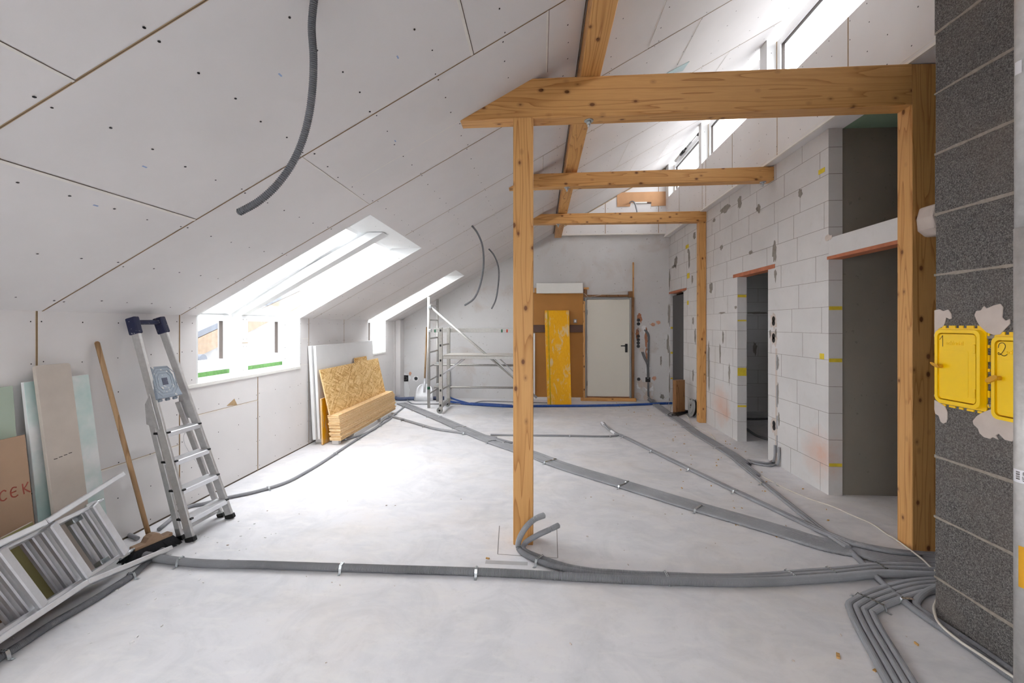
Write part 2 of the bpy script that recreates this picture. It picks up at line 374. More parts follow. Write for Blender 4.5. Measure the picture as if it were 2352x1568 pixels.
# ------------------------------------------------------------------ the room shell
YB, YR = 9.4, -4.0                      # far gable wall, wall behind the viewpoint
XL, XC, XW = -3.1, 2.61, 2.70           # knee wall, clerestory wall, block wall
DORM = [(3.75, 5.42), (7.66, 8.52), (-1.35, 0.30)]
SKEW = 0.018                            # the cross direction of roof and beams is a hair out of square
XT = -1.512; ZT = roof_z(XT)                   # upper edge of the dormer cut-outs
SILL = 1.068; XV = -3.45; XD = -1.90; ZE = ZT-RT*(XD-XV)
CLER = [(3.30,5.22),(5.38,7.28),(7.40,9.10),(1.30,3.14),(-0.86,1.14),(-2.90,-1.02)]
ZS, ZSO = 4.22, 3.45                    # clerestory sill, soffit
# floor
m=MB(); m.box((-3.7,YR-.2,-.12),(6.2,10.6,0),M['floor']); struct(m.build('floor'))
m=MB(); m.box((-60,-40,-3.2),(60,60,-3.1),M['ground']); tag(m.build('ground'),kind='structure')
SEAMY=[-3.8,-2.74,-1.68,-.62,.39,1.443,2.515,3.56,4.695,5.75,6.8,7.85,8.9]
SEAMR=[-2.8,-1.7,-.6,.47,1.55,2.6,3.685,4.79,5.87,6.95,8.03]   # boards above the purlin are set out separately
def cut(x,y):                            # inside a dormer opening?
    return x<XT and any(a<y<b for a,b in DORM)
def sk(x): return SKEW*(x-XL)
def rp(x,y,o=0.0): return Vector((x,y+sk(x),roof_z(x)))+RN*o
# sloping ceiling
m=MB()
ys=sorted([YR]+[v for a,b in DORM for v in (a-.021,b+.021)]+[YB+.1]); XE=2.86
for i in range(len(ys)-1):
    a,b=ys[i],ys[i+1]; x0=XT if cut(-2,(a+b)/2) else XL-.02
    m.hexa([rp(x0,a),rp(XE,a),rp(XE,b),rp(x0,b)]+[rp(x0,a,-.025),rp(XE,a,-.025),rp(XE,b,-.025),rp(x0,b,-.025)],M['board'])
def rstrip(mb,xa,ya,xb,yb,w,mat,o=.0012):
    a=rp(xa,ya,o); b=rp(xb,yb,o); d=(b-a).normalized(); s=d.cross(RN)*w/2
    mb.poly([a-s,b-s,b+s,a+s],mat)
for y in SEAMY:                          # long joints running up the slope
    a=XT+.02 if any(p<y<q for p,q in DORM) else XL
    rstrip(m,a,y,.28,y,.010 if y<4 else .009,M['tan']); rstrip(m,a,y,.28,y,.0028,M['gap'],.0018)
for y in SEAMR:
    rstrip(m,.42,y,2.6,y,.010,M['tan']); rstrip(m,.42,y,2.6,y,.003,M['gap'],.0018)
# cross joints, staggered from board to board
for (x,y0,y1,wd) in [(-1.685,.39,1.443,.014),(-2.11,1.443,2.515,.02),(-1.445,2.515,3.56,.009),(-.405,1.443,2.515,.02),(.042,2.515,3.15,.016),(-2.4,5.75,6.8,.006),(-.9,5.75,6.8,.006),(.02,4.695,5.15,.014),(.03,6.8,7.2,.012),(-1.15,6.8,7.85,.006),
                    (1.355,3.685,4.79,.012),(2.05,4.79,5.87,.010),(1.2,5.87,6.95,.010),(1.75,4.79,5.87,.008),(2.1,6.95,8.03,.010),(1.55,6.95,8.03,.009),(.9,2.6,3.685,.01),(.95,6.95,8.03,.007),(1.9,8.03,9.2,.007),(2.2,2.6,3.685,.01)]:
    rstrip(m,x,y0,x,y1,wd,M['cut'],.0014)
    if wd>.008: rstrip(m,x+wd*.4,y0,x+wd*.4,y1,wd*.22,M['gap'],.002)
# infill strips beside the beams (white cut edges)
for (x0,y,x1) in [(-1.43,3.115,-.60),(-1.47,5.04,-.43),(-1.45,6.76,-.62)]:
    rstrip(m,x0,y,x1,y,.008,M['cut'],.0014)
rstrip(m,.45,3.9,1.0,3.9,.004,M['cut'],.0014)
m.prism([at(x,y,roof=True)+RN*.003 for x,y in ((1530,168),(1583,140),(1567,162))],RN*.004,plain('pale_blue_card',(176,196,198),.03,9,.8))
b=[at(1546,162,roof=True),at(1577,150,roof=True),at(1583,143,roof=True),at(1562,152,roof=True)]
# screw heads in rows across the battens
for i in range(15):
    x=-2.98+.395*i
    if .2<x<.5: continue
    for j in range(len(SEAMY)-1):
        q=SEAMY if x<.3 else SEAMR
        if j+1>=len(q): continue
        a,bb=q[j],q[j+1]
        for k in range(6):
            y=lerp(a+.03,bb-.03,k/5)+random.uniform(-.012,.012); xx=x+random.uniform(-.02,.02)
            if xx>2.55 or y>9.2 or y<.9 or any(p-.03<y<q+.03 and xx<XT+.03 for p,q in DORM): continue
            m.disc(rp(xx,y,.0022),RN,random.choice((.006,.007,.0075)),M['screw'],6,.75)
for (x,y) in [(-1.2,1.9),(-.75,2.2),(-1.9,1.95),(-1.0,2.9),(-.5,1.75),(-2.2,2.0)]:
    m.obox(rp(x,y,.001),(.0,.012,0),Vector((1,0,RT)).normalized()*.004,RN*.0002,M['blue_ink'])
struct(m.build('ceiling'))
# dormer reveals
def dormer(idx,y0,y1,div):
    m=MB(); bw=M['board_white']
    for y,s in ((y0,-1),(y1,1)):
        k_=sk(XT);A=(XL,y,SILL);B=(XL,y,roof_z(XL));Cc=(XT,y+k_,ZT);D=(XD,y+k_+s*(.02),ZT);E=(XV,y+s*.2,ZE);Fp=(XV,y+s*.2,SILL)
        t=s*.02
        for q in ((A,B,E,Fp),(B,Cc,D,E)):
            P=[Vector(v) for v in q]; 
            m.prism(P if s>0 else P[::-1],(0,t,0),bw)
    k_=sk(XT); d0=y0-.02+k_; d1=y1+.02+k_
    m.hexa([(XD,d0,ZT),(XT,y0+k_,ZT),(XT,y1+k_,ZT),(XD,d1,ZT),(XD,d0,ZT+.02),(XT+.02,y0+k_,ZT+.02),(XT+.02,y1+k_,ZT+.02),(XD,d1,ZT+.02)],bw)
    # joints on the far reveal, screws
    def onrev(u,v):                      # point on the far reveal: u along slope 0..1, v depth 0..1
        a=Vector((XL,y1,roof_z(XL))).lerp(Vector((XT,y1,ZT)),u); b=Vector((XV,y1+.2,ZE)).lerp(Vector((XD,y1+.02,ZT)),u); return a.lerp(b,v)-Vector((0,.004,0))
    for u in (.42,.0): 
        a,b=onrev(u,0),onrev(u+.1,1) if u>.1 else onrev(0,1); d=(b-a).normalized(); s_=Vector((.7,0,.5))*.0025
        m.poly([a-s_,b-s_,b+s_,a+s_],M['cut'])
    for u in (.1,.25,.4,.55,.7,.85):
        for v in (.12,): m.disc(onrev(u,v),(0,-1,0),.005,M['screw'])
    for z in (1.15,1.3,1.45,1.6):
        for v in (.12,.85): m.disc(Vector((XL,y1,z)).lerp(Vector((XV,y1+.2,z)),v)-Vector((0,.004,0)),(0,-1,0),.005,M['screw'])
    for k in range(5): m.disc((XT-.12-.0*k,lerp(y0+.1,y1-.1,k/4),ZT-.001),(0,0,-1),.005,M['screw'])
    struct(m.build('trim_%d'%idx))
    m=MB(); m.box((XV,y0-.2,SILL-.03),(XL+.012,y1+.2 if False else y1,SILL),M['white_p'])
    m.hexa([(XV,y0-.2,SILL-.028),(XL,y0,SILL-.028),(XL,y1,SILL-.028),(XV,y1+.2,SILL-.028),(XV,y0-.2,SILL+.001),(XL,y0,SILL+.001),(XL,y1,SILL+.001),(XV,y1+.2,SILL+.001)],M['white_p'])
    struct(m.build('trim_%d'%(idx+10)))
    if div:
        ya0,ya1,yb0,yb1=4.61,4.71,4.47,4.63
        m=MB(); xf=-3.30
        m.hexa([(XV+.03,ya0,SILL),(xf,ya0,SILL),(xf,ya1,SILL),(XV+.03,ya1,SILL),(XV+.03,ya0,1.80),(xf,ya0,1.70),(xf,ya1,1.70),(XV+.03,ya1,1.80)],M['board_white'])
        m.obox((xf+.001,(ya0+ya1)/2,1.40),(.0015,0,0),(0,.05,0),(0,0,.003),M['tan'])
        for z in (1.1,1.36,1.44,1.66):
            for y in (ya0+.02,ya1-.02): m.disc((xf+.001,y,z),(1,0,0),.0045,M['screw'])
        zt=ZT-.006; xe=-1.65
        m.hexa([(xf-.02,ya0,1.70),(xe,yb0,zt),(xe,yb1,zt),(xf-.02,ya1,1.70),(xf-.12,ya0,1.78),(xe-.16,yb0,zt+.0),(xe-.16,yb1,zt),(xf-.12,ya1,1.78)],M['board_white'])
        struct(m.build('trim_%d'%(idx+20)))
dormer(1,*DORM[0],True); dormer(2,*DORM[1],False); dormer(3,*DORM[2],False)
# dormer windows: upright casement plus roof window above
def casement(idx,y0,y1,handle=True):
    o=thing('window_%d'%idx,None,None,(XV,(y0+y1)/2,SILL)); struct(o)
    z0,z1=SILL+.002,ZE+.05; x0,x1=XV-.06,XV+.005
    m=MB()
    for a,b in (((x0,y0,z0),(x1,y0+.05,z1)),((x0,y1-.05,z0),(x1,y1,z1)),((x0,y0+.05,z0+.045),(x1,y1-.05,z0+.095)),((x0,y0+.05,z1-.05),(x1,y1-.05,z1))): m.box(a,b,M['frame'])
    m.build('outer_frame',o,bevel=.003)
    m=MB(); m.box((x0,y0+.01,z0),(x1+.001,y1-.01,z0+.045),M['foil']); m.build('sealing_foil',o)
    m=MB(); s0,s1,t0,t1=y0+.045,y1-.045,z0+.09,z1-.045; X0,X1=XV-.05,XV+.022
    for a,b in (((X0,s0,t0),(X1,s0+.07,t1)),((X0,s1-.07,t0),(X1,s1,t1)),((X0,s0+.07,t0),(X1,s1-.07,t0+.075)),((X0,s0+.07,t1-.07),(X1,s1-.07,t1))): m.box(a,b,M['frame'])
    g=MB(); 
    for y in (s0+.07,s1-.07): g.box((X0+.02,y-.006,t0+.075),(X1-.012,y+.006,t1-.07),M['gasket'])
    s=m.build('sash',o,bevel=.004); g.build('gasket',s)
    m=MB(); m.box((XV-.03,s0+.065,t0+.07),(XV-.024,s1-.065,t1-.065),M['glass']); m.build('pane',s)
    if handle:
        m=MB(); zz=1.46; y=s1-.03; m.box((X1,y-.014,zz-.035),(X1+.01,y+.014,zz+.035),M['frame']); m.cyl((X1+.01,y,zz+.015),(X1+.045,y,zz+.015),.008,M['frame'],10); m.tube(smooth_path([(X1+.045,y,zz+.018),(X1+.05,y+.004,zz-.01),(X1+.05,y+.006,zz-.11)]),.008,M['frame'],10)
        m.build('handle',s)
for i,(a,b,h) in enumerate([(3.54,4.62,True),(4.70,5.61,True),(7.43,8.70,True),(-1.55,.50,True)]): casement(i+1,a,b,h)
def roofwin(idx,y0,y1):
    o=thing('window_%d'%idx,None,None,(-2.7,(y0+y1)/2,2.2)); struct(o)
    up=Vector((1,0,RT)).normalized(); nn=-RN
    p=lambda x,y,o_: Vector((x,y,ZT+RT*(x-XD)))+nn*o_
    m=MB()
    for a,b in (((XV-.02,y0),(XD+.03,y0)),((XV-.02,y1),(XD+.03,y1))): m.bar(p(a[0],a[1],.03),p(b[0],b[1],.03),.09,.06,nn,M['frame'])
    for x in (XV+.03,XD): m.bar(p(x,y0,.03),p(x,y1,.03),.09,.06,nn,M['frame'])
    f=m.build('roof_window_frame',o)
    m=MB(); m.prism([p(XV,y0,.05),p(XD,y0,.05),p(XD,y1,.05),p(XV,y1,.05)],nn*.006,M['glass']); m.build('pane',o)
roofwin(11,3.66,4.53); roofwin(12,4.61,5.52); roofwin(13,7.55,8.60); roofwin(14,-1.45,.40)
# knee wall
m=MB()
segs=[(YR,DORM[2][0],0,RZ0),(DORM[2][0],DORM[2][1],0,SILL-.03),(DORM[2][1],DORM[0][0],0,RZ0),(DORM[0][0],DORM[0][1],0,SILL-.03),(DORM[0][1],DORM[1][0],0,RZ0),(DORM[1][0],DORM[1][1],0,SILL-.03),(DORM[1][1],YB,0,RZ0)]
for a,b,z0,z1 in segs:
    low=z1<RZ0-.1; e=.021 if low else -.021
    m.box((XL-.03,a-(0 if a==YR else e),z0),(XL,b+(0 if b==YB else e),z1),M['board'])
m.box((XL-.001,YR,0),(XL+.001,YB,.014),M['gap'])
def kstrip(y0,z0,y1,z1,wd,mat,o=.0012):
    a=Vector((XL+o,y0,z0)); b=Vector((XL+o,y1,z1)); d=(b-a).normalized(); s=d.cross(Vector((1,0,0)))*wd/2; m.poly([a-s,b-s,b+s,a+s],mat)
for y,z0,z1 in ((2.484,0,RZ0),(3.547,0,RZ0),(4.585,0,SILL-.04),(5.637,0,RZ0),(6.684,0,RZ0),(1.43,0,RZ0)):
    kstrip(y,z0,y,z1,.012,M['tan']); kstrip(y,z0,y,z1,.003,M['gap'],.0016)
for (p,q) in (((220,1085),(412,1022)),((449,955),(592,919))):
    a=at(*p,X=XL); b=at(*q,X=XL); kstrip(a.y,a.z,b.y,b.z,.016,M['cut']); kstrip(a.y,a.z+.006,b.y,b.z+.006,.004,M['tan'],.0018)
a=at(190,1096,X=XL); kstrip(2.484,.78,2.7,.79,.012,M['cut'])
a=at(690,837,X=XL); b=at(709,834,X=XL); kstrip(DORM[0][1],1.08,5.637,1.08,.008,M['cut']); kstrip(DORM[0][1],1.42,5.637,1.42,.008,M['cut'])
kstrip(6.684,1.0,7.63,1.0,.004,M['cut'])
a=[at(520,932,X=XL),at(538,915,X=XL),at(545,930,X=XL)]
m.poly([v+Vector((.0015,0,0)) for v in a],M['tan'])
for y in [1.46,1.62,2.0,2.25,2.455,2.515,2.75,3.0,3.27,3.52,3.575,3.68,3.76,4.0,4.28,4.56,4.61,4.9,5.2,5.38,5.44,5.61,5.665,5.9,6.2,6.45,6.66,6.71,7.0,7.3,7.6,8.55,8.7,9.0,9.2]:
    for k in range(7):
        z=.06+k*.26+random.uniform(-.012,.012)
        if any(a_<y<b_ for a_,b_ in DORM) and z>SILL-.04: continue
        if z<RZ0-.02: m.disc((XL+.002,y+random.uniform(-.006,.006),z),(1,0,0),random.choice((.0042,.0048,.0052)),M['screw'],6)
struct(m.build('wall_left'))
# boarded corner batten at the far left
m=MB(); m.box((XL,9.02,0),(XL+.012,9.06,RZ0),M['board']); m.box((XL,9.14,0),(XL+.10,YB,RZ0+.02),M['board']); struct(m.build('trim_31'))
# far gable wall
m=MB(); m.prism([(-3.3,YB,0),(2.95,YB,0),(2.95,YB,roof_z(2.95)),(-3.3,YB,roof_z(-3.3))],(0,.1,0),M['plaster']); struct(m.build('wall_back'))
# boarded upper part of the gable wall
YP=9.3
m=MB(); xl=.44; zb=3.505
m.prism([(xl,YP,zb+.02),(XC,YP,zb+.02),(XC,YP,roof_z(XC)-.01),(xl,YP,roof_z(xl)-.01)],(0,.09,0),M['board'])
m.box((xl,YP-.004,zb),(XC,YB-.01,zb+.02),M['cut'])
for x in (1.36,2.46): m.box((x-.006,YP-.0015,zb+.02),(x+.006,YP,roof_z(x)-.02),M['tan']); m.box((x-.003,YP-.002,zb+.02),(x+.0,YP,roof_z(x)-.02),M['gap'])
m.bar((xl,YP-.001,roof_z(xl)-.02),(XC,YP-.001,roof_z(XC)-.02),.003,.014,(0,0,1),M['tan'])
for x in (.55,.85,1.15,1.32,1.41,1.7,2.0,2.3,2.42,2.52):
    for z in (3.57,3.8,4.05,4.3): 
        if z<roof_z(x)-.08: m.disc((x,YP-.002,z),(0,-1,0),.006,M['screw'])
struct(m.build('wall_gable'))
# clerestory wall with its band of windows
m=MB(); XR=XC+.22
m.box((XC,YR,ZSO+.018),(XC+.03,YB,ZS),M['board']); m.box((XC+.03,YR,ZS-.02),(XR,YB,ZS),M['board_white'])
prev=YR
for a,b in sorted(CLER):
    m.box((XC,prev,ZS),(XR,a,roof_z(XC)),M['board_white']); prev=b
m.box((XC,prev,ZS),(XR,YB,roof_z(XC)),M['board_white'])
for (x,y) in ((1948,90),(1785,300),(1682,350),(1621,320),(1613,430),(1560,460)):
    y_=at(x,y,X=XC).y; m.box((XC-.0012,y_-.006,ZSO+.02),(XC,y_+.006,ZS-.002),M['tan']); m.box((XC-.0016,y_-.0015,ZSO+.02),(XC,y_+.0015,ZS-.002),M['gap'])
y0_=at(1613,430,X=XC).y; m.box((XC-.0014,y0_-1.9,3.70),(XC,y0_,3.706),M['cut']); m.box((XC-.0014,-3,3.5),(XC,9.3,3.506),M['cut'])
m.box((XC-.012,YR,ZSO),(XC+.012,YB,ZSO+.02),M['cut'])
for j in range(34):
    for z in (3.56,3.8,4.02,4.18):
        y=1.9+j*.22+random.uniform(-.03,.03)
        if y<9.2: m.disc((XC-.002,y,z+random.uniform(-.015,.015)),(-1,0,0),.0055,M['screw'])
for a,b in CLER[:3]:
    for z in (4.32,4.52,4.74): m.disc((XC+.05,b-.002,z),(0,-1,0),.005,M['screw'])
struct(m.build('wall_clerestory'))
for i,(a,b) in enumerate(CLER):
    o=thing('window_%d'%(21+i),None,None,(XC+.13,(a+b)/2,ZS)); struct(o)
    x0,x1=XC+.11,XC+.18; z0,z1=ZS,4.87; m=MB()
    for p,q in (((x0,a,z0),(x1,a+.07,z1)),((x0,b-.07,z0),(x1,b,z1)),((x0,a+.07,z0),(x1,b-.07,z0+.07)),((x0,a+.07,z1-.07),(x1,b-.07,z1+.03))): m.box(p,q,M['frame'])
    for p,q in (((x0-.004,b-.012,z0),(x0+.001,b,z1)),): m.box(p,q,M['tan'])
    m.build('frame',o,bevel=.003)
    m=MB(); m.box((x0+.03,a+.06,z0+.06),(x0+.036,b-.06,z1-.06),M['glass']); m.build('pane',o)
    m=MB()
    for p,q in (((x0+.02,a+.07,z0+.07),(x0+.05,a+.078,z1-.07)),((x0+.02,b-.078,z0+.07),(x0+.05,b-.07,z1-.07)),((x0+.02,a+.07,z1-.078),(x0+.05,b-.07,z1-.07))): m.box(p,q,M['gasket'])
    m.build('gasket',o)
# soffit under the clerestory
m=MB(); m.box((XC+.012,YR,ZSO),(2.84,YB,ZSO+.018),M['board']); struct(m.build('trim_41'))
# ------------------------------------------------------------------ aerated-block partition
O1=(5.373,6.185,2.255); O2=(8.446,9.285,2.245); YN=4.28; TH=.125
m=MB()
for a,b,z0,z1 in ((YN,O1[0],0,ZSO),(O1[1],O2[0],0,ZSO),(O2[1],YB,0,ZSO),(O1[0],O1[1],O1[2]+.05,ZSO),(O2[0],O2[1],O2[2]+.05,ZSO)): m.box((XW,a,z0),(XW+TH,b,z1-.004),M['aac'])
# joints: courses every 25 cm, staggered heads
def inhole(y,z): return any(a-.001<y<b+.001 and z<t+.05 for a,b,t in (O1,O2))
k=0; z=.27
hy=[YN,YB]
while z<ZSO:
    for (a,b) in ((YN,O1[0]),(O1[0],O1[1]),(O1[1],O2[0]),(O2[0],O2[1]),(O2[1],YB)):
        if inhole((a+b)/2,z): continue
        m.box((XW-.0012,a,z-.0016),(XW,b,z+.0016),M['joint'])
    z+=.25
z0=0.0; z1=.27; r=0
while z0<ZSO:
    y=YN+(.31 if r%2 else .0)+random.uniform(.05,.2)
    while y<YB:
        if not inhole(y,(z0+z1)/2): m.box((XW-.0012,y-.0013,z0),(XW,y+.0013,min(z1,ZSO)),M['joint'])
        y+=random.choice((.62,.62,.62,.5,.31))
    z0=z1; z1+=.25; r+=1
z=.27
while z<ZSO:                              # joints on the door reveals and the free end
    for y in (O1[1],O2[1],YN):
        if y==YN or z<2.25: m.box((XW+.002,y-.0012,z-.002),(XW+TH-.002,y,z+.002),M['joint'])
    z+=.25
# yellow block markings on reveals and face
def ymark(y0,y1,z0,z1,end=False):
    if end: m.box((XW+.004,y0-.0016,z0),(XW+TH-.004,y0,z1),M['yellow_mark'])
    else: m.box((XW-.0016,y0,z0),(XW,y1,z1),M['yellow_mark'])
for z_,h in ((1.98,.035),(1.65,.02),(.90,.11),(.47,.025)): ymark(O1[1],0,z_,z_+h,True)
for z_,h in ((1.74,.035),(1.25,.035),(.27,.03),): ymark(YN,0,z_,z_+h,True)
for z_,h in ((1.52,.04),(1.0,.04),(.47,.03)): ymark(O2[1],0,z_,z_+h,True)
for (x0,x1,y0,y1) in ((1880,1895,383,402),(1575,1582,560,572),(1578,1584,626,640),(1883,1893,812,824),(1578,1582,690,700)):
    a=at(x0,y1,X=XW); b=at(x1,y0,X=XW); ymark(min(a.y,b.y),max(a.y,b.y),min(a.z,b.z),max(a.z,b.z))
# grey adhesive smears: irregular drips in pixel-measured spots on the wall plane
def blob(mb,cy,cz,ry,rz,mat,seed,drip=.5,o=.0018,plane='X',xv=None):
    rr=random.Random(seed); pts=[]; n_=18
    for k in range(n_):
        a=2*math.pi*k/n_; q=rr.uniform(.65,1.15); s_=math.sin(a); zz=rz*s_*q*(1+drip*rr.random() if s_<-.3 else 1)
        pts.append((ry*math.cos(a)*q,zz))
    xv=XW if xv is None else xv
    if plane=='X': mb.prism([(xv,cy+p,cz+q) for p,q in pts],(-o,0,0),mat)
    elif plane=='-Y': mb.prism([(cy+p,xv,cz+q) for p,q in pts],(0,-o,0),mat)
sm=[(1666,478,12,7),(1699,463,5,14),(1742,478,5,9),(1838,442,5,9),(1552,600,4,12),(1548,612,5,3),(1583,592,2,20),(1581,575,2,5),(1657,568,4,6),(1724,579,5,4),(1779,575,5,22),(1781,630,3,12),(1633,660,4,14),(1661,772,2,14),(1654,810,2,22),(1675,855,2,20),(1628,830,3,50),(1597,770,2,16),(1592,735,2,8),(1602,820,2,20),(1605,665,2,5),(1769,765,2,8),(1786,830,3,14),(1787,900,2,24),(1789,960,2,14),(1612,700,2,3),(1640,505,3,4),(1690,705,3,3),(1592,860,2,14),(1595,540,3,8),(1658,718,8,2),(1590,640,2,10),(1570,668,5,2),(1782,765,2,10)]
for i,(x,y,rx,ry) in enumerate(sm):
    c=at(x,y,X=XW); e=at(x+rx,y,X=XW); t=at(x,y-ry,X=XW)
    blob(m,c.y,c.z,abs(e.y-c.y),abs(t.z-c.z),M['smear'],i)
for i,(x,y) in enumerate(((1540,720),(1540,820),(1538,880),(1536,930),(1541,640))):       # dark mortar in the corner
    c=at(x,y,X=XW); blob(m,YB-.06,c.z,.05,.22,M['smear'],90+i)
# socket chases beside the doorway
for (x,y) in ((1777,737),(1777,776),(1778,977)):
    c=at(x,y,X=XW)
    for dz in (.022,-.022): m.disc((XW-.002,c.y,c.z+dz),(-1,0,0),.034,M['black'],14)
    blob(m,c.y,c.z,.075,.10,M['putty'],int(x+y),.2,.0011)
c0=at(1783,800,X=XW); c1=at(1786,1060,X=XW)
m.box((XW-.001,c0.y-.02,c1.z),(XW,c0.y+.02,c0.z),M['putty'])
for (y0,y1) in ((815,850),(885,935),(955,985),(1000,1040)):
    a=at(1786,y0,X=XW); b=at(1786,y1,X=XW); m.box((XW-.004,c0.y-.028,b.z),(XW-.001,c0.y-.008,a.z),M['conduit'])
# clay lintels
m.box((XW-.003,5.219,O1[2]+.002),(XW+TH,6.313,O1[2]+.05),M['lintel']); m.box((XW-.003,8.273,O2[2]+.002),(XW+TH,9.371,O2[2]+.045),M['lintel'])
# passage lintel
m.box((XW,3.405,2.245),(XW+TH,YN-.001,2.415),M['aac']); m.box((XW-.002,3.405,2.215),(XW+TH,YN+.02,2.244),M['lintel'])
blob(m,YN,2.42,.05,.03,M['putty'],5,.2,.003)
struct(m.build('wall_right'))
# rooms beyond the partition
m=MB(); m.box((XW+TH,4.30,0),(5.2,4.42,ZSO),M['grey_render']); struct(m.build('wall_passage'))
m=MB(); m.box((5.1,1.4,0),(5.2,4.3,ZSO),M['grey_render']); m.box((2.75,1.3,0),(5.2,1.4,ZSO),M['grey_render']); struct(m.build('wall_hall'))
m=MB(); m.box((2.84,1.3,ZSO),(5.2,YB,ZSO+.05),M['moist']); struct(m.build('ceiling_passage'))
m=MB(); m.box((XW+TH,8.32,0),(4.8,8.43,ZSO),M['aac'])
z=.27
while z<ZSO: m.box((XW+TH,8.3185,z-.002),(4.8,8.32,z+.002),M['joint']); z+=.25
for i in range(14):
    for y_ in range(4): m.box((2.9+y_*.55+(i%2)*.3,8.3185,i*.25+.02),(2.904+y_*.55+(i%2)*.3,8.32,i*.25+.27),M['joint'])
c=at(1738,718,Y=8.32); blob(m,c.x,c.z,.25,.02,M['smear'],7,.4,.003,'-Y',8.32); c=at(1734,800,Y=8.32); blob(m,c.x,c.z,.04,.13,M['smear'],8,.4,.003,'-Y',8.32)
struct(m.build('wall_bedroom'))
m=MB()
for a,b,z0,z1 in ((4.42,5.7,0,ZSO),(6.5,8.32,0,ZSO),(5.7,6.5,0,1.5),(5.7,6.5,2.1,ZSO)): m.box((4.8,a,z0),(4.92,b,z1),M['aac'])
struct(m.build('wall_outer'))
o=thing('window_31',None,None,(4.85,6.1,1.5)); struct(o); m=MB()  # added unseen window, lets daylight into the side room
for p,q in (((4.82,5.7,1.5),(4.88,5.77,2.1)),((4.82,6.43,1.5),(4.88,6.5,2.1)),((4.82,5.77,1.5),(4.88,6.43,1.57)),((4.82,5.77,2.03),(4.88,6.43,2.1))): m.box(p,q,M['frame'])
m.build('frame',o); m=MB(); m.box((4.845,5.76,1.56),(4.85,6.44,2.04),M['glass']); m.build('pane',o)
m=MB(); m.box((4.2,8.43,0),(4.3,YB,ZSO),M['grey_render']); m.box((XW+TH,YB,0),(4.3,YB+.1,ZSO),M['grey_render']); struct(m.build('wall_closet'))
# wall beside and behind the viewpoint
m=MB(); m.box((2.75,YR,0),(2.85,1.3,ZSO),M['plaster']); struct(m.build('wall_near'))
m=MB()
WX0,WX1,WZ0,WZ1=-2.5,-.2,.1,2.2
for a,b,z0,z1 in ((-3.3,WX0,0,5.1),(WX1,2.95,0,5.1),(WX0,WX1,0,WZ0),(WX0,WX1,WZ1,5.1)): m.box((a,YR-.1,z0),(b,YR,z1),M['plaster'])
struct(m.build('wall_rear'))
o=thing('window_41',None,None,(-1.35,YR-.05,WZ0)); struct(o); m=MB()
for x in (WX0+.04,-1.35,WX1-.04): m.box((x-.04,YR-.08,WZ0),(x+.04,YR-.02,WZ1),M['frame'])
for z in (WZ0+.04,WZ1-.04): m.box((WX0,YR-.08,z-.04),(WX1,YR-.02,z+.04),M['frame'])
m.build('frame',o); m=MB(); m.box((WX0,YR-.055,WZ0),(WX1,YR-.05,WZ1),M['glass']); m.build('pane',o)
# ------------------------------------------------------------------ timber frame
def bolt(parent, x, y, z, s=1.0):
    m=MB(); m.cyl((x,y,z),(x,y,z-.006),.034*s,M['zinc'],20); m.cyl((x,y,z-.006),(x,y,z-.028),.017*s,M['zinc'],6); m.cyl((x,y,z-.028),(x,y,z-.048),.010*s,M['zinc'],12)
    m.build('bolt',parent)
def timber(name,label,cat,corners,mat,group=None,bolts=()):
    c=sum((Vector(p) for p in corners),Vector())/8; base=Vector((c.x,c.y,min(p[2] for p in corners)))
    o=thing(name,label,cat,base,group); m=MB(); m.hexa(corners,mat); m.build('timber',o,bevel=.004)
    for b in bolts: bolt(o,*b)
    return o
def xbeam(name,label,xl,yl,zl0,zl1,xr,yr,zr0,zr1,d,group,bolts):
    return timber(name,label,'beam',[(xl,yl,zl0),(xr,yr,zr0),(xr,yr+d,zr0),(xl,yl+d,zl0),(xl,yl,zl1),(xr,yr,zr1),(xr,yr+d,zr1),(xl,yl+d,zl1)],M['woodX'],group,bolts)
xbeam('timber_beam','deep honey coloured timber beam nearest the viewer, resting on the front post',-.95,3.15,3.09,3.38,2.62,3.255,3.155,3.445,.13,'tie beams',[(.355,3.255,3.114)])
xbeam('timber_beam','timber tie beam behind the nearest one, its right end butting the block wall',-.95,5.10,3.205,3.36,2.70,5.235,3.278,3.437,.13,'tie beams',[(.31,5.20,3.232),(2.60,5.29,3.275)])
xbeam('timber_beam','farthest timber tie beam, carried by the slim post against the block wall',-.75,7.185,3.27,3.425,2.70,7.30,3.285,3.46,.13,'tie beams',[(.29,7.28,3.276)])
timber('timber_post','free standing front timber post rising from the middle of the floor','post',[(-.200,3.16,0),(-.055,3.165,0),(-.055,3.295,0),(-.200,3.29,0),(-.200,3.16,3.108),(-.055,3.165,3.110),(-.055,3.295,3.110),(-.200,3.29,3.108)],M['woodZ'])
timber('timber_post','broad timber post beside the grey chimney, lit on its narrow left side','post',[(2.62,3.258,0),(2.98,3.268,0),(2.98,3.398,0),(2.62,3.388,0),(2.62,3.258,3.445),(2.98,3.268,3.445),(2.98,3.398,3.445),(2.62,3.388,3.445)],M['woodZ'])
timber('timber_post','slim timber post standing against the white block wall under the farthest beam','post',[(2.585,7.30,0),(2.695,7.30,0),(2.695,7.42,0),(2.585,7.42,0),(2.585,7.30,3.284),(2.695,7.30,3.284),(2.695,7.42,3.284),(2.585,7.42,3.284)],M['woodZ'])
o=thing('purlin','long timber purlin running away under the sloping ceiling above the tie beams','beam',(.35,2.7,3.36))
m=MB(); m.hexa([(.279,YR,3.33),(.424,YR,3.33),(.440,YB,3.47),(.296,YB,3.47),(.279,YR,roof_z(.279)-.002),(.424,YR,roof_z(.424)-.002),(.44,YB-.0,roof_z(.44)-.002),(.296,YB,roof_z(.296)-.002)],M['woodY']); m.build('timber',o,bevel=.004)
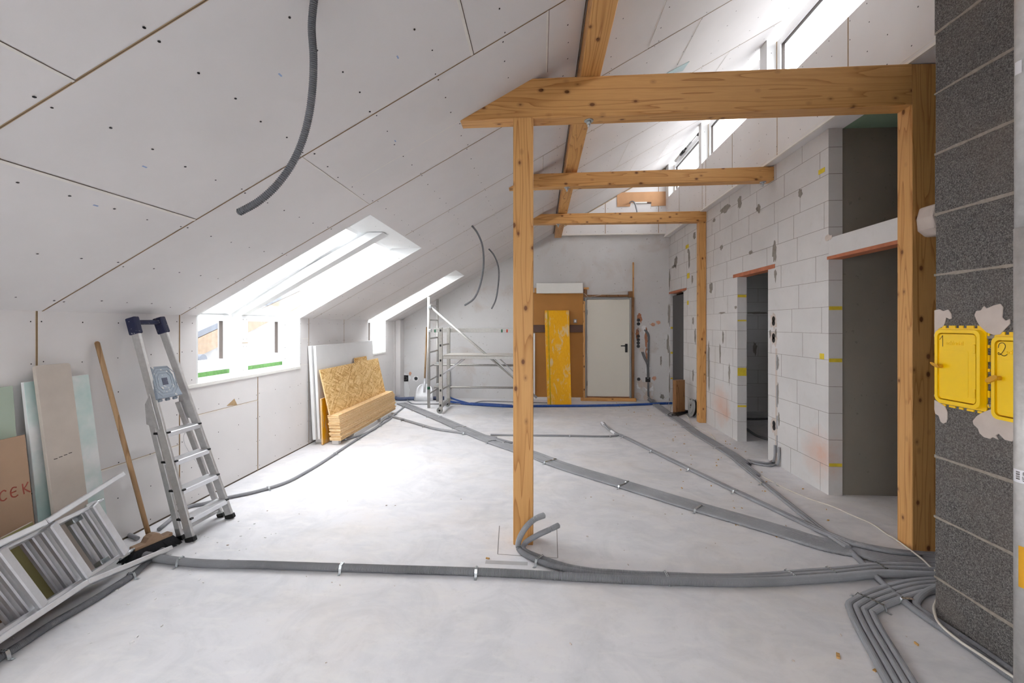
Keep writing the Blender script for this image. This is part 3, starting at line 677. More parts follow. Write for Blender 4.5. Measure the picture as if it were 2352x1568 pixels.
m=MB(); m.box((.274,YR,roof_z(.274)-.02),(.279,YB,roof_z(.274)+.002),M['gap']); m.build('shadow_gap',o)
# ------------------------------------------------------------------ chimney
CX,CYF,CYN=2.16,2.536,1.46
ch=thing('chimney','grey lightweight concrete block chimney at the right with two yellow doors','chimney',(2.38,2.0,0))
m=MB()
rr=random.Random(3)
zb=[0]+[.221+.3305*k for k in range(14)]
for i in range(len(zb)-1):
    j=rr.uniform(-.004,.004); m.box((CX,CYN,zb[i]),(2.59,CYF+j,min(zb[i+1],4.75)),M['pumice'])
m.build('shaft',ch)
for z in zb[1:-1]:
    m=MB(); y=CYF+.004; bt=rr.uniform(.004,.010)
    prof=[]
    while y>CYN: prof.append((y,rr.uniform(.004,.010),rr.uniform(.001,.006))); y-=rr.uniform(.03,.07)
    prof.append((CYN,.006,.003)); b_=len(m.v)
    for (y,t,o_) in prof: m.v += [Vector((CX+.01,y,z-t)),Vector((CX-o_,y,z-t)),Vector((CX-o_,y,z+t*.9)),Vector((CX+.01,y,z+t*.9))]
    for i in range(len(prof)-1):
        for k in range(4): j=(k+1)%4; m.face((b_+i*4+k,b_+i*4+j,b_+i*4+4+j,b_+i*4+4+k),M['mortar'])
    m.face((b_,b_+1,b_+2,b_+3),M['mortar']); e=b_+4*(len(prof)-1); m.face((e+3,e+2,e+1,e),M['mortar'])
    m.build('mortar_joint',ch)
def rrect(cy,cz,w,h,r,n=6):
    P=[]
    for (sy,sz,a0) in ((1,1,0),(-1,1,90),(-1,-1,180),(1,-1,270)):
        for k in range(n+1):
            a=math.radians(a0+90*k/n); P.append((cy+sy*(w/2-r)+r*math.cos(a),cz+sz*(h/2-r)+r*math.sin(a)))
    return P
def ring(mb,outer,inner,x0,x1,mat):            # raised ring between two outlines, open in the middle
    n=len(outer); b=len(mb.v)
    for x,L in ((x0,outer),(x1,outer),(x1,inner),(x0,inner)): mb.v += [Vector((x,p,q)) for p,q in L]
    for k in range(n):
        j=(k+1)%n
        for s_ in range(3): mb.face((b+s_*n+k,b+s_*n+j,b+(s_+1)*n+j,b+(s_+1)*n+k),mat,False)
def strokes(mb,lines,org,ux,uz,w,nrm,mat):    # hand-written marks as thin ribbons
    for L in lines:
        P=smooth_path([Vector(org)+Vector(ux)*p+Vector(uz)*q for p,q in L],5)
        for a,b in zip(P,P[1:]):
            d=(b-a); 
            if d.length<1e-6: continue
            d.normalize(); s=d.cross(Vector(nrm))*w/2; mb.poly([a-s-d*w*.2,b-s+d*w*.2,b+s+d*w*.2,a+s-d*w*.2],mat)
def chimney_door(cy,cz,num):
    w_,h_=.262,.405; x=CX
    m=MB(); yp=M['yellow_plastic']
    m.prism([(x,p,q) for p,q in rrect(cy,cz,w_,h_,.012)],(-.006,0,0),yp)
    for k in range(7):                           # crenellated edge tabs
        zz=cz-h_/2+.03+k*(h_-.06)/6; hh=.026 if k%3==1 else .012
        for s_ in (-1,1): m.box((x-.005,cy+s_*w_/2-.003,zz-hh/1.6),(x,cy+s_*(w_/2+.012),zz+hh/1.6),yp)
    for k in range(5):
        yy=cy-w_/2+.035+k*(w_-.07)/4; hh=.018 if k%2 else .011
        for s_ in (-1,1): m.box((x-.005,yy-hh,cz+s_*h_/2-.003),(x,yy+hh,cz+s_*(h_/2+.013)),yp)
    fr=m.build('cleaning_door',ch); fr['label']='yellow plastic flue door with the number %s written on it'%num
    m=MB(); ring(m,rrect(cy,cz,w_-.018,h_-.018,.03),rrect(cy,cz,w_-.052,h_-.052,.022),x-.006,x-.030,yp)
    ring(m,rrect(cy,cz,w_-.052,h_-.052,.022),rrect(cy,cz,w_-.058,h_-.058,.020),x-.030,x-.012,yp); m.build('rim',fr,bevel=.006,seg=3)
    m=MB(); m.prism([(x-.006,p,q) for p,q in rrect(cy-.0,cz,w_-.062,h_-.062,.018)],(-.019,0,0),yp)
    m.prism([(x-.025,p,q) for p,q in rrect(cy+.01,cz-.03,w_-.12,h_-.17,.008)],(-.0012,0,0),yp); m.build('cover',fr,bevel=.003,seg=2)
    for zz in (cz+.10,cz-.12):
        m=MB(); m.box((x-.034,cy-w_/2+.030,zz-.022),(x-.02,cy-w_/2+.042,zz+.022),yp); m.build('hinge',fr,bevel=.002)
    m=MB(); ky,kz=cy+.083,cz+.0; m.cyl((x-.02,ky,kz),(x-.045,ky,kz),.010,M['amber'],16)
    d=Vector((0,.78,.25)) if num=='1' else Vector((-.25,.5,-.5)); d.normalize(); nn=Vector((-1,.0,0)); sd=d.cross(nn)
    pts=[Vector((x-.052,ky,kz))+d*.010+(d*math.cos(2*math.pi*k/18)*.026+(nn*.35+sd*.75)*math.sin(2*math.pi*k/18)*.015) for k in range(18)]
    m.prism(pts,(-.006,0,.004),M['amber']); m.build('knob',fr,bevel=.002)
    m=MB(); L={'1':[[(0,.035),(.018,.058),(.018,.0)]],'2':[[(.002,.036),(.008,.055),(.024,.060),(.034,.046),(.026,.024),(.012,.006),(.002,.006),(.004,.014),(.018,.004),(.030,.000),(.042,.008)]]}[num]
    strokes(m,[L[0]] if num=='2' else [[L[0][0],((L[0][0][0]+L[0][1][0])/2,(L[0][0][1]+L[0][1][1])/2),L[0][1]],[L[0][1],((L[0][1][0]+L[0][2][0])/2,.03),L[0][2]]],(x-.0262,cy+.095,cz+.105),(0,-1,0),(0,0,1),.003,(-1,0,0),M['pencil']); m.build('number',fr)
    text_mesh('embossed_lettering','schiedel',fr,(x-.0255,cy+.060,cz+.115),(0,-1,0),(0,0,1),.030,.0014,yp)
def text_mesh(name,body,parent,org,ux,uz,size,depth,mat):
    cu=bpy.data.curves.new(name,'FONT'); cu.body=body; cu.size=size; cu.extrude=depth
    to=bpy.data.objects.new(name+'_tmp',cu); COL.objects.link(to)
    dg=bpy.context.evaluated_depsgraph_get(); me=bpy.data.meshes.new_from_object(to.evaluated_get(dg)); bpy.data.objects.remove(to)
    ux=Vector(ux); uz=Vector(uz); n_=ux.cross(uz); og=Vector(org)-ORG[parent.name]
    for v in me.vertices: v.co=og+ux*v.co.x+uz*v.co.y+n_*v.co.z
    me.materials.clear(); me.materials.append(mat); me.name=name
    o=bpy.data.objects.new(name,me); COL.objects.link(o); o.parent=parent; ORG[o.name]=ORG[parent.name]; return o
chimney_door(2.385,1.381,'1'); chimney_door(2.088,1.352,'2')
def patch(pxs,name='plaster_patch'):
    m=MB(); pts=[at(x,y,X=CX-.001) for x,y in pxs]; m.prism(pts,(-.006,0,0),M['putty']); m.build(name,ch,bevel=.003,seg=2)
patch([(2148,712),(2160,710),(2168,714),(2180,710),(2187,720),(2188,731),(2183,733),(2175,729),(2172,742),(2168,750),(2158,755),(2153,765),(2154,790),(2150,800),(2148,790)])
patch([(2240,723),(2244,714),(2255,712),(2262,702),(2268,708),(2284,701),(2300,697),(2306,705),(2304,728),(2312,736),(2322,732),(2322,744),(2312,754),(2300,768),(2285,770),(2268,763),(2252,748),(2245,736)])
patch([(2148,918),(2160,924),(2172,932),(2178,946),(2178,962),(2175,970),(2168,973),(2162,968),(2158,955),(2150,950),(2148,940)])
patch([(2238,975),(2236,966),(2245,955),(2258,947),(2276,940),(2286,938),(2300,945),(2318,960),(2337,975),(2337,988),(2330,992),(2334,1006),(2326,1014),(2310,1010),(2296,996),(2290,1000),(2296,1010),(2282,1004),(2276,1008),(2262,1004),(2252,995),(2248,984)])
# mortar lump on the broad post behind the chimney
m=MB(); m.prism([(2.655,3.13,2.26),(2.64,3.12,2.34),(2.66,3.12,2.42),(2.80,3.12,2.44),(2.80,3.12,2.22),(2.70,3.12,2.215)],(0,.135,0),M['putty']); tag(m.build('mortar_block',bevel=.012,seg=2),'pale mortar lump stuck on the broad timber post behind the chimney','mortar')
# galvanised prop at the right edge
p=thing('support_prop','pale galvanised round prop standing before the chimney at the right edge','prop',(1.9,1.83,0))
m=MB(); m.tube([(1.9,1.83,0.012),(1.9,1.83,1.98)],.0385,M['white_dull'],28); m.build('outer_tube',p)
m=MB(); m.tube([(1.9,1.83,1.98),(1.9,1.83,roof_z(1.9)-.03)],.0365,M['white_dull'],28); m.build('inner_tube',p)
m=MB(); m.box((1.82,1.75,0),(1.98,1.91,.012),M['white_dull']); m.build('base_plate',p)
m=MB(); m.box((1.82,1.75,roof_z(1.9)-.055),(1.98,1.91,roof_z(1.9)-.043),M['white_dull']); m.build('head_plate',p)
def wrap(name,z0,z1,a0,a1,mat,r=.0392):
    m=MB(); k=14
    for i in range(k):
        q=[(1.9+r*math.cos(math.radians(a)),1.83+r*math.sin(math.radians(a))) for a in (lerp(a0,a1,i/k),lerp(a0,a1,(i+1)/k))]
        m.poly([(q[0][0],q[0][1],z0),(q[1][0],q[1][1],z0),(q[1][0],q[1][1],z1),(q[0][0],q[0][1],z1)],mat)
    return m.build(name,p)
st=wrap('sticker',.985,1.035,150,280,M['paper'])
m=MB(); r=.0395
for i,(z0,h) in enumerate(((.997,.004),(1.003,.002),(1.007,.003),(1.012,.001),(1.015,.004),(1.021,.002),(1.025,.003))):
    for k in range(5):
        q=[(1.9+r*math.cos(math.radians(a)),1.83+r*math.sin(math.radians(a))) for a in (172+k*4,176+k*4)]
        m.poly([(q[0][0],q[0][1],z0),(q[1][0],q[1][1],z0),(q[1][0],q[1][1],z0+h),(q[0][0],q[0][1],z0+h)],M['pencil'])
m.build('barcode',st)
a=math.radians(207); nn=Vector((math.cos(a),math.sin(a),0)); tt=Vector((-math.sin(a),math.cos(a),0))
text_mesh('lettering','44 089',st,Vector((1.9,1.83,1.030))+nn*.0396-tt*.004,(0,0,-1),tt,.0135,.0003,M['pencil'])
wrap('sticker_remnant',2.58,2.63,165,200,M['paper']); wrap('yellow_tape',.58,.74,185,240,M['amber'])
# ------------------------------------------------------------------ conduits on the floor
def path(pxs,r,sub=6,z=None):
    out=[]
    for q in pxs:
        zz=r if len(q)<3 else q[2]; out.append(fl(q[0],q[1],zz+.001))
    return smooth_path(out,sub)
def offset(P,d):                                   # shift a floor path sideways
    out=[]
    for i,p in enumerate(P):
        t=(P[min(i+1,len(P)-1)]-P[max(i-1,0)]); t.z=0; t.normalize(); out.append(p+Vector((t.y,-t.x,0))*d)
    return out
def strap(parent,P,f,w,r,off=0.0):                 # perforated band bent over the pipe(s) at fraction f of the path
    L=[0.0]
    for a,b in zip(P,P[1:]): L.append(L[-1]+(b-a).length)
    l=f*L[-1]; j=max(i for i in range(len(L)-1) if L[i]<=l); u=(l-L[j])/max(1e-6,L[j+1]-L[j]); c=lerp(P[j],P[j+1],u)
    t=(P[j+1]-P[j]); t.z=0; t.normalize(); s=Vector((t.y,-t.x,0)); zc=c.z; c=Vector((c.x,c.y,0))+s*off
    h=zc+r+.002; m=MB(); zn=M['zinc']
    prof=[(-w/2-.030,.002),(-w/2-.006,.003),(-w/2-.002,h*.6),(-w/2+.006,h),(w/2-.006,h),(w/2+.002,h*.6),(w/2+.006,.003),(w/2+.030,.002)]
    for (a,za),(b,zb_) in zip(prof,prof[1:]):
        m.bar(c+s*a+Vector((0,0,za)),c+s*b+Vector((0,0,zb_)),.016,.0018,Vector((0,0,1)) if abs(zb_-za)<.01 else s,zn)
    for a in (-w/2-.02,w/2+.02): m.cyl(c+s*a+Vector((0,0,.003)),c+s*a+Vector((0,0,.008)),.006,zn,8)
    k=int(w/.02)
    for i in range(k+1): m.disc(c+s*(-w/2+.008+i*(w-.016)/max(1,k))+Vector((0,0,h+.0014)),(0,0,1),.0035,M['black'],8)
    m.build('strap',parent)
def pipe(label,P,r,straps=(),w=None,mat='conduit',ring=0,group='grey conduits laid on the floor',n=12,cat='conduit',name='conduit',off=0.0,open_end=False):
    o=thing(name,label,cat,(P[0].x,P[0].y,max(0,P[0].z-r)),group)
    m=MB(); m.tube(P,r,M[mat],n,True,ring,.0075); m.build('tube',o)
    if open_end:
        for e in open_end:
            a,b=(P[0],P[1]) if e==0 else (P[-1],P[-2]); d=(a-b).normalized(); m=MB(); m.tube([a+d*.0006,a+d*.0012],r*.78,M['black'],n); m.build('open_mouth',o)
    for f in straps: strap(o,P,f,w or 2*r,r,off)
    return o
# foreground line from the ladders to the chimney
P1=path([(300,1272),(340,1276),(372,1283),(460,1293),(600,1297),(845,1305),(1135,1314),(1370,1327),(1520,1333),(1660,1337),(1770,1336),(1850,1331),(1935,1325),(2010,1318),(2080,1319),(2200,1325),(2300,1332)],.0235)
pipe('long grey corrugated conduit crossing the foreground floor from the lying ladder to the chimney',P1,.0235,(.075,.27,.425,),.05,'conduit_geo',.005,n=14)
P2=path([(1250,1183,.30),(1228,1192,.29),(1207,1212,.22),(1192,1240,.09),(1193,1262,.024),(1225,1282,.024),(1280,1302,.024),(1340,1314),(1400,1321),(1520,1327),(1660,1330),(1770,1327),(1850,1321),(1935,1315),(2010,1307),(2080,1307),(2200,1312),(2300,1316)],.018)
P3=path([(1283,1206,.21),(1262,1216,.20),(1232,1230,.13),(1207,1246,.06),(1203,1262,.022),(1232,1277,.022),(1290,1297,.022),(1350,1309),(1410,1314),(1530,1320),(1660,1324),(1770,1320),(1850,1313),(1935,1307),(2010,1299),(2080,1298),(2200,1303),(2300,1306)],.017)
pipe('grey conduit curling higher up from the foot of the front post',P2,.018,(.17,.40,.62,.70,.80),.085,'conduit_geo',.004,off=-.012,open_end=(0,))
pipe('grey conduit reaching lower out to the right from the foot of the front post',P3,.017,(),None,'conduit_geo',.004,open_end=(0,))
# wide ribbon across the room
PB=path([(921,926),(945,935),(1015,964),(1105,1003),(1175,1028),(1225,1044),(1290,1069),(1430,1112),(1580,1158),(1760,1210),(1885,1248),(1960,1263),(2025,1278),(2090,1286),(2148,1290),(2230,1298),(2310,1306)],.0135,5)
ordn=['nearest','second nearest','third nearest','fourth nearest','fifth from the front','sixth from the front','seventh from the front','farthest']
offs=[.080,.054,.028,.002,-.024,-.062,-.090]
for i,d in enumerate(offs):
    pipe('grey conduit of the wide ribbon crossing behind the front post, %s'%(ordn[i] if i<6 else ordn[7]),offset(PB,d),.0135,(.04,.10,.18,.30,.42,.555,.675,.765) if i==0 else ((.115,.20,.31,.445,.56,.68) if i==5 else ()),.14 if i==0 else .062,group='ribbon of conduits across the room',n=8,off=-.055 if i==0 else -.013)
# two conduits from the taped stubs in the middle of the floor
PC=path([(1383,971,.06),(1396,984,.035),(1416,997),(1432,1003),(1535,1054),(1650,1110),(1720,1143),(1800,1181),(1862,1210),(1905,1229,.03),(1960,1249,.034),(2030,1264,.034),(2090,1272,.03),(2150,1277),(2310,1290)],.0145,5)
o=pipe('grey conduit with taped end starting in the middle of the floor, front one of two',PC,.0145,(.15,.30,.45,.585),.056,off=.0,n=10)
m=MB(); m.tube([PC[0]+Vector((-.012,.012,.006)),PC[0],PC[2]],.019,M['paper'],10); m.build('white_tape',o)
m=MB(); m.tube([PC[7],PC[8],PC[9]],.0165,M['paper'],10); m.build('white_tape',o)
pipe('grey conduit with taped end starting in the middle of the floor, rear one of two',offset(PC,-.028),.0145,(),n=10)
PD=path([(1127,998),(1200,999),(1300,1000),(1380,1001.5),(1410,1000.5),(1424,998)],.013)
pipe('thin grey conduit running straight across the floor behind the front post',PD,.013,(.2,.6,.9),.03)
# line along the block wall from the far corner
PE=path([(1490,914),(1500,924),(1528,945),(1560,966),(1600,995),(1645,1022),(1690,1051),(1740,1091),(1795,1135),(1850,1178),(1900,1216),(1935,1240,.03),(1960,1255,.03)],.013,5)
for i,d in enumerate([.052,.028,.004,-.020,-.044,-.068]):
    Q=offset(PE,d)
    if i>=2: Q=Q[:int(len(Q)*(.60))]
    if i>=4:
        Q=Q[:int(len(Q)*.92)]; e=[(1712,1058),(1740,1065),(1768,1069),(1780,1066)] if i==4 else [(1718,1056),(1745,1061),(1765,1063),(1774,1058)]
        Q=Q+path(e,.014,4); up_=at(1789,1052,X=XW-.02) if i==4 else at(1779,1054,X=XW-.02); Q=Q+[Vector((XW-.03,up_.y,.03)),Vector((XW-.018,up_.y,.09)),Vector((XW-.016,up_.y,.22))]
    pipe('grey conduit running along the block wall from the far corner, %s'%ordn[i if i<5 else 7],Q,.013,(.15,.28,.42,.60,.8) if i==0 else (),.14,group='conduits along the block wall',n=8,off=-.05)
# single conduit passing under the bundles and on along the chimney
PF=path([(1955,1266),(1992,1303),(2030,1341),(2090,1391),(2140,1427),(2200,1468),(2260,1510),(2330,1560),(2400,1612)],.0165)
for p in PF[:9]: p.z=.0155
pipe('grey ringed conduit slipping under the bundles and running on along the foot of the chimney',PF,.0165,(.46,),.075,'conduit_geo',.004,off=-.015)
PG=path([(2290,1330,.06),(2200,1338,.05),(2148,1350,.03),(2118,1366),(2105,1383),(2112,1398),(2150,1424),(2210,1463),(2275,1506),(2345,1556),(2410,1602)],.0165)
pipe('grey conduit bending out from behind the chimney and back along its foot',PG,.0165,(),None,'conduit_geo',.004)
# four conduits turning towards the viewer
PQ=path([(2320,1340),(2220,1331),(2148,1331),(2075,1338),(2000,1360),(1963,1378),(1950,1388),(1953,1402),(1968,1436),(2000,1495),(2030,1550),(2075,1632)],.0165,6)
for i,d in enumerate((0,-.034,-.068,-.102)):
    pipe('grey conduit of the four that bend towards the bottom edge, %s'%['leftmost','second from the left','third from the left','rightmost'][i],offset(PQ,d),.0165,(.545,) if i==0 else (),.14,'conduit_geo',.003,'four conduits bending towards the viewer',off=-.05)
# left side lines
PL=path([(283,1226),(300,1229),(335,1240),(365,1215),(428,1166),(470,1156),(520,1143),(590,1128),(655,1108),(700,1085),(745,1058),(800,1021),(850,990),(895,962),(903,954),(928,934)],.015)
pipe('grey conduit along the left wall from the broom to the far corner',PL[18:],.015,(.05,.2,.42,.55,.7,.87),.036)
pipe('short grey conduit end lying on the floor behind the broom',PL[:10],.015,(.15,),.036)
pipe('second grey conduit beside the one along the left wall, leaving under the board pile',path([(700,1010),(735,1006),(770,1012),(795,1008),(830,998),(862,984),(880,965),(895,958)],.014),.014,(.3,.7),.034)
PM=path([(880,954),(905,958),(960,974),(1000,985),(1060,994),(1128,1004),(1176,1016)],.014)
pipe('grey conduit leaving the board pile towards the front post, front one of two',PM,.014,(.2,.42,.7),.05,off=-.0)
pipe('grey conduit leaving the board pile towards the front post, rear one of two',offset(PM,-.028)[:-5],.014,())
PN=path([(375,1262),(345,1284),(310,1316),(255,1352),(190,1392),(120,1432),(50,1478),(0,1509),(-60,1545)],.019)
pipe('dark grey ringed conduit along the front of the lying ladder',PN,.019,(.30,.9),.044,'conduit_dk',0,n=14)
# thin conduit and pipe sleeves at the far wall
pipe('thin grey conduit lying along the far wall behind the scaffold',path([(935,918),(946,926),(975,927.5),(1030,927),(1080,927),(1110,921),(1176,922.5),(1300,926)],.011),.011,(.06,.4),.026)
o=pipe('slate blue pipe sleeve along the far left corner',path([(905,913),(918,916),(960,914.5),(1020,914)],.035),.038,(),None,'bluedark',0,'far wall pipes',cat='pipe',name='pipe')
P=path([(1034,922),(1060,926),(1100,929),(1176,933),(1240,932),(1330,931.5),(1400,930.5),(1470,928.5),(1510,926.5),(1548,925.5)],.022)
pipe('blue plastic pipe lying along the far wall in front of the white door',P,.024,(),None,'bluepipe',0,'far wall pipes',cat='pipe',name='pipe')
a=at(1029,846,Y=9.34); q=[a,Vector((a.x,9.34,.35)),Vector((a.x+.02,9.32,.10)),Vector((a.x+.12,9.2,.03))]+path([(1075,925.5),(1130,928),(1176,931)],.016)
pipe('blue plastic pipe coming down a wall slot behind the scaffold and bending along the floor',smooth_path(q,4),.018,(),None,'bluepipe',0,'far wall pipes',cat='pipe',name='pipe')
pipe('dark conduit lying on the floor of the room seen through the middle doorway',path([(1700,961),(1735,962),(1790,960)],.016),.017,(),None,'conduit_hang',n=8)
pipe('dark conduit rising in a bend inside the middle doorway',path([(1716,985),(1728,994),(1742,1002),(1775,1012)],.016),.017,(),None,'conduit_hang',n=8)
# white extension cable
PW=smooth_path([at(1575,952,Z=.02)]+[fl(x,y,.006) for x,y in ((1581,958),(1586,968),(1592,976),(1607,984),(1628,993),(1640,1005),(1646,1015),(1660,1026),(1690,1050),(1722,1072),(1750,1092),(1797,1118),(1859,1145),(1913,1163),(1953,1181),(2003,1203),(2036,1226))]+[fl(2054,1236,.02),fl(2090,1262,.04),fl(2120,1285,.045),fl(2140,1304,.03),fl(2165,1320,.02),fl(2240,1338,.006)],6)
pipe('white extension cable winding along the block wall and over the conduits to the chimney',PW,.0055,(),None,'cable',0,'white cables on the floor',n=8,cat='cable',name='cable')
PV=smooth_path([fl(2230,1352,.01),fl(2165,1366,.02),fl(2148,1386,.05),fl(2146,1404,.05),fl(2158,1432,.045),fl(2203,1471,.045),fl(2257,1507,.04),fl(2330,1556,.04),fl(2400,1606,.04)],6)
pipe('white cable lying on the conduits at the foot of the chimney',PV,.0065,(),None,'cable',0,'white cables on the floor',n=8,cat='cable',name='cable')
# ------------------------------------------------------------------ conduits hanging from the sloping ceiling
def hang(label,pts,r,ring):
    P=smooth_path(pts,8); o=thing('hanging_conduit',label,'conduit',tuple(P[-1]),'conduits hanging from the ceiling')
    m=MB(); m.tube(P,r,M['conduit_hang'],14,True,ring,.0085); m.build('tube',o)
    d=(P[-1]-P[-2]).normalized(); m=MB(); m.tube([P[-1]+d*.0006,P[-1]+d*.0015],r*.8,M['black'],14); m.build('open_mouth',o)
yh=1.70
hang('thick ringed grey conduit hanging in a curve from the ceiling near the viewer',[rp(-.905,yh-.04,-.01)]+[at(x,y,Y=yh+dy) for x,y,dy in ((716,60,0),(720,130,.0),(718,200,.0),(709,268,0),(692,330,0),(666,384,0),(630,431,0),(590,465,0),(548,488,0))],.0135,.004)
hang('left one of the two thin conduits hanging before the far wall',[at(1083,519,roof=True)+Vector((0,0,.01))]+[at(x,y,Y=5.75) for x,y in ((1096,534),(1107,560),(1111,592),(1109,625),(1101,660),(1088,686),(1067,701))],.0125,0)
hang('right one of the two thin conduits hanging before the far wall',[at(1122,572,roof=True)+Vector((0,0,.01))]+[at(x,y,Y=7.5) for x,y in ((1134,585),(1143,606),(1146,630),(1143,665),(1138,690),(1129,709))],.0135,0)
# ------------------------------------------------------------------ boards leaning on the knee wall
def lean(name,label,cat,tl,tr,bl,br,xt,zb,t,mat,edge=None,group=None,marks=None,bevel=.002):
    # corners: top edge at pixel tl,tr on plane X=xt, bottom edge at pixel bl,br on height zb
    A=at(*tl,X=xt); B=at(*tr,X=xt); Cc=at(*br,Z=zb); D=at(*bl,Z=zb)
    return lean3(name,label,cat,[D,Cc,B,A],t,mat,edge,group,bevel)
def lean3(name,label,cat,P,t,mat,edge=None,group=None,bevel=.002):
    P=[Vector(p) for p in P]; n=(P[1]-P[0]).cross(P[3]-P[0]).normalized()
    if n.x>0: n=-n
    m=MB(); k=4; b=len(m.v); m.v += P+[p+n*t for p in P]
    f=M[mat]; e=M[edge] if edge else f
    m.face((b,b+1,b+2,b+3),f); m.face((b+7,b+6,b+5,b+4),f)
    for i in range(4): j=(i+1)%4; m.face((b+i,b+4+i,b+4+j,b+j),e)
    lo=min(m.v,key=lambda p:p.z); o=m.build(name,bevel=bevel); return tag(o,label,cat,group)
GB='boards leaning on the left wall'
def bx(y,yt=None): return y
lean3('plasterboard_sheet','pale green plasterboard sheet at the far left edge, its right side behind the mint board','board',[(-2.975,1.80,.004),(-2.975,2.345,.004),(-3.075,2.345,1.245),(-3.075,1.80,1.247)],.0125,'green_board',None,GB)
lean3('foam_board','mint and white foam board leaning behind the narrow cement board','board',[(-2.93,2.395,.004),(-2.93,2.80,.004),(-3.045,2.745,1.268),(-3.045,2.375,1.262)],.022,'mint','eps',GB)
cb=thing('cement_board','narrow beige cement bonded board with rounded corners leaning on the mint board','board',(-2.87,2.53,0),GB)
m=MB(); A=Vector((-2.885,2.455,.004)); U=(Vector((-3.012,2.405,1.357))-A); W=Vector((0,.197,0)); L=U.length; Un=U.normalized(); pts=[]
for (w0,u0,a0) in ((0,0,180),(1,0,270),(1,1,0),(0,1,90)):
    r=.018
    for k in range(5):
        a=math.radians(a0+22.5*k); pts.append(A+Vector((0,1,0))*((.197-r if w0 else r)+r*math.cos(a))+Un*((L-r if u0 else r)+r*math.sin(a)))
n=Un.cross(Vector((0,1,0))).normalized(); n=n if n.x<0 else -n
m.prism(pts,n*.022,M['fiber_cement']); m.build('panel',cb,bevel=.002)
m=MB()
for k in range(4):
    c=A+Vector((0,.045+.028*k,0))+Un*(L*.575+.004*k)-n*.0008; m.obox(c,(0,.010,0),Un*.0022,n*.0003,M['pencil'])
m.build('ink_mark',cb)
bb=thing('fibre_board','brown fibre board with red marker letters leaning at the far left','board',(-2.9,2.2,0),GB)
P=[Vector((-2.885,1.7,.004)),Vector((-2.885,2.345,.004)),Vector((-2.985,2.335,.965)),Vector((-2.985,1.7,.955))]
n=(P[1]-P[0]).cross(P[3]-P[0]).normalized(); n=n if n.x<0 else -n
m=MB(); m.prism(P,n*.012,M['brown_board']); m.build('panel',bb,bevel=.0015)
# sit the letters on the board plane
def onb(y,z): f=(z-.004)/(.955); return Vector((lerp(-2.885,-2.985,f),y,z))-n*.0012
y0=at(33,1144,X=-2.93).y-.050; z0=at(33,1144,X=-2.93).z; h=.055
L=[[(.034,.046),(.022,.054),(.006,.044),(.0,.024),(.006,.006),(.02,.0),(.034,.008)],
   [(.088,.050),(.070,.054),(.058,.040),(.056,.022),(.062,.006),(.078,.0),(.092,.006)],[(.060,.028),(.074,.029),(.084,.031)],
   [(.120,.058),(.121,.03),(.124,.0)],[(.150,.060),(.136,.040),(.123,.030)],[(.124,.030),(.140,.016),(.158,.0)]]
for grp in (L[:1],L[1:3],L[3:]):
    m=MB()
    for l in grp:
        Q=smooth_path([onb(y0+p*.9,z0+q) for p,q in l],5)
        for a,b in zip(Q,Q[1:]):
            d=(b-a).normalized(); s_=d.cross(n)*.0035; m.poly([a-s_-d*.001,b-s_+d*.001,b+s_+d*.001,a+s_-d*.001],M['redmark'])
    m.build('red_letter',bb)
lean3('olive_board','small olive green board standing lowest in front of the brown fibre board','board',[(-2.845,2.21,.004),(-2.845,2.385,.004),(-2.905,2.31,.475),(-2.905,2.165,.452)],.012,'olive','fiber_cement',GB)
lean3('fibre_board','plain brown fibre board cut off by the left edge of the picture','board',[(-2.80,1.6,.004),(-2.80,2.06,.004),(-2.87,1.985,.62),(-2.87,1.6,.64)],.012,'brown_board',None,GB)
# ------------------------------------------------------------------ multi section folding ladder lying on its side
LB=Vector((-2.631,2.599,.141)); LS=Vector((.032,-.254,-.003)); LR=Vector((-.073,-.138,.381)); LN=Vector((-.050,-.005,-.029))
lad=thing('folding_ladder','aluminium multi section ladder lying on its long side before the leaning boards','ladder',(-2.6,1.9,0))
sd=LS.normalized(); rd=LR.normalized(); nd=LN.normalized()
def lp(i,k,t): return LB+LS*i+LN*k+LR*t
for k in range(4):
    m=MB(); 
    if k==0:
        for t,e in ((0.,-1),(1.,1)):
            g=at(388,1261,Z=.028) if e<0 else at(276,1092,X=-2.86)
            Q=[lp(4.6,0,t)+rd*e*.012,lp(1.15,0,t)+rd*e*.012,g]
            for a,b in zip(Q,Q[1:]): m=MB(); m.bar(a,b,.030,.066,nd,M['alu']); m.build('rail',lad,bevel=.004)
            for q in (.012,-.012):
                pass
    else:
        for t,e in ((0.,-1),(1.,1)):
            m=MB(); ex=-.10 if k==1 else -.02; m.bar(lp(4.6,k,t)-rd*e*.012,lp(ex,k,t)-rd*e*.012,.024,.046,nd,M['alu']); m.build('rail',lad,bevel=.003)
    for i in range(5):
        m=MB(); a=lp(i,k,.02); b=lp(i,k,.98); m.bar(a,b,.042 if k else .048,.030,nd,M['alu']); 
        m.build('rung',lad,bevel=.006)
for t,e in ((0.,-1),(1.,1)):
    m=MB(); c=lp(-.05,1,t); m.bar(c,c-sd*.07,.03,.02,nd,M['zinc']); m.cyl(c-sd*.05,c-sd*.105,.011,M['zinc'],12); m.cyl(c-sd*.105,c-sd*.12,.006,M['zinc'],10); m.build('hinge_pin',lad,bevel=.003)
    m=MB(); c=lp(.12,2,t)-rd*e*.03; m.bar(c-sd*.03,c+sd*.03,.05,.05,nd,M['zinc']); m.build('hook',lad,bevel=.003)
g=at(388,1261,Z=.028); m=MB(); m.bar(g+Vector((0,0,-.012)),g+Vector((0,0,.0)),.03,.05,Vector((1,0,0)),M['black'])
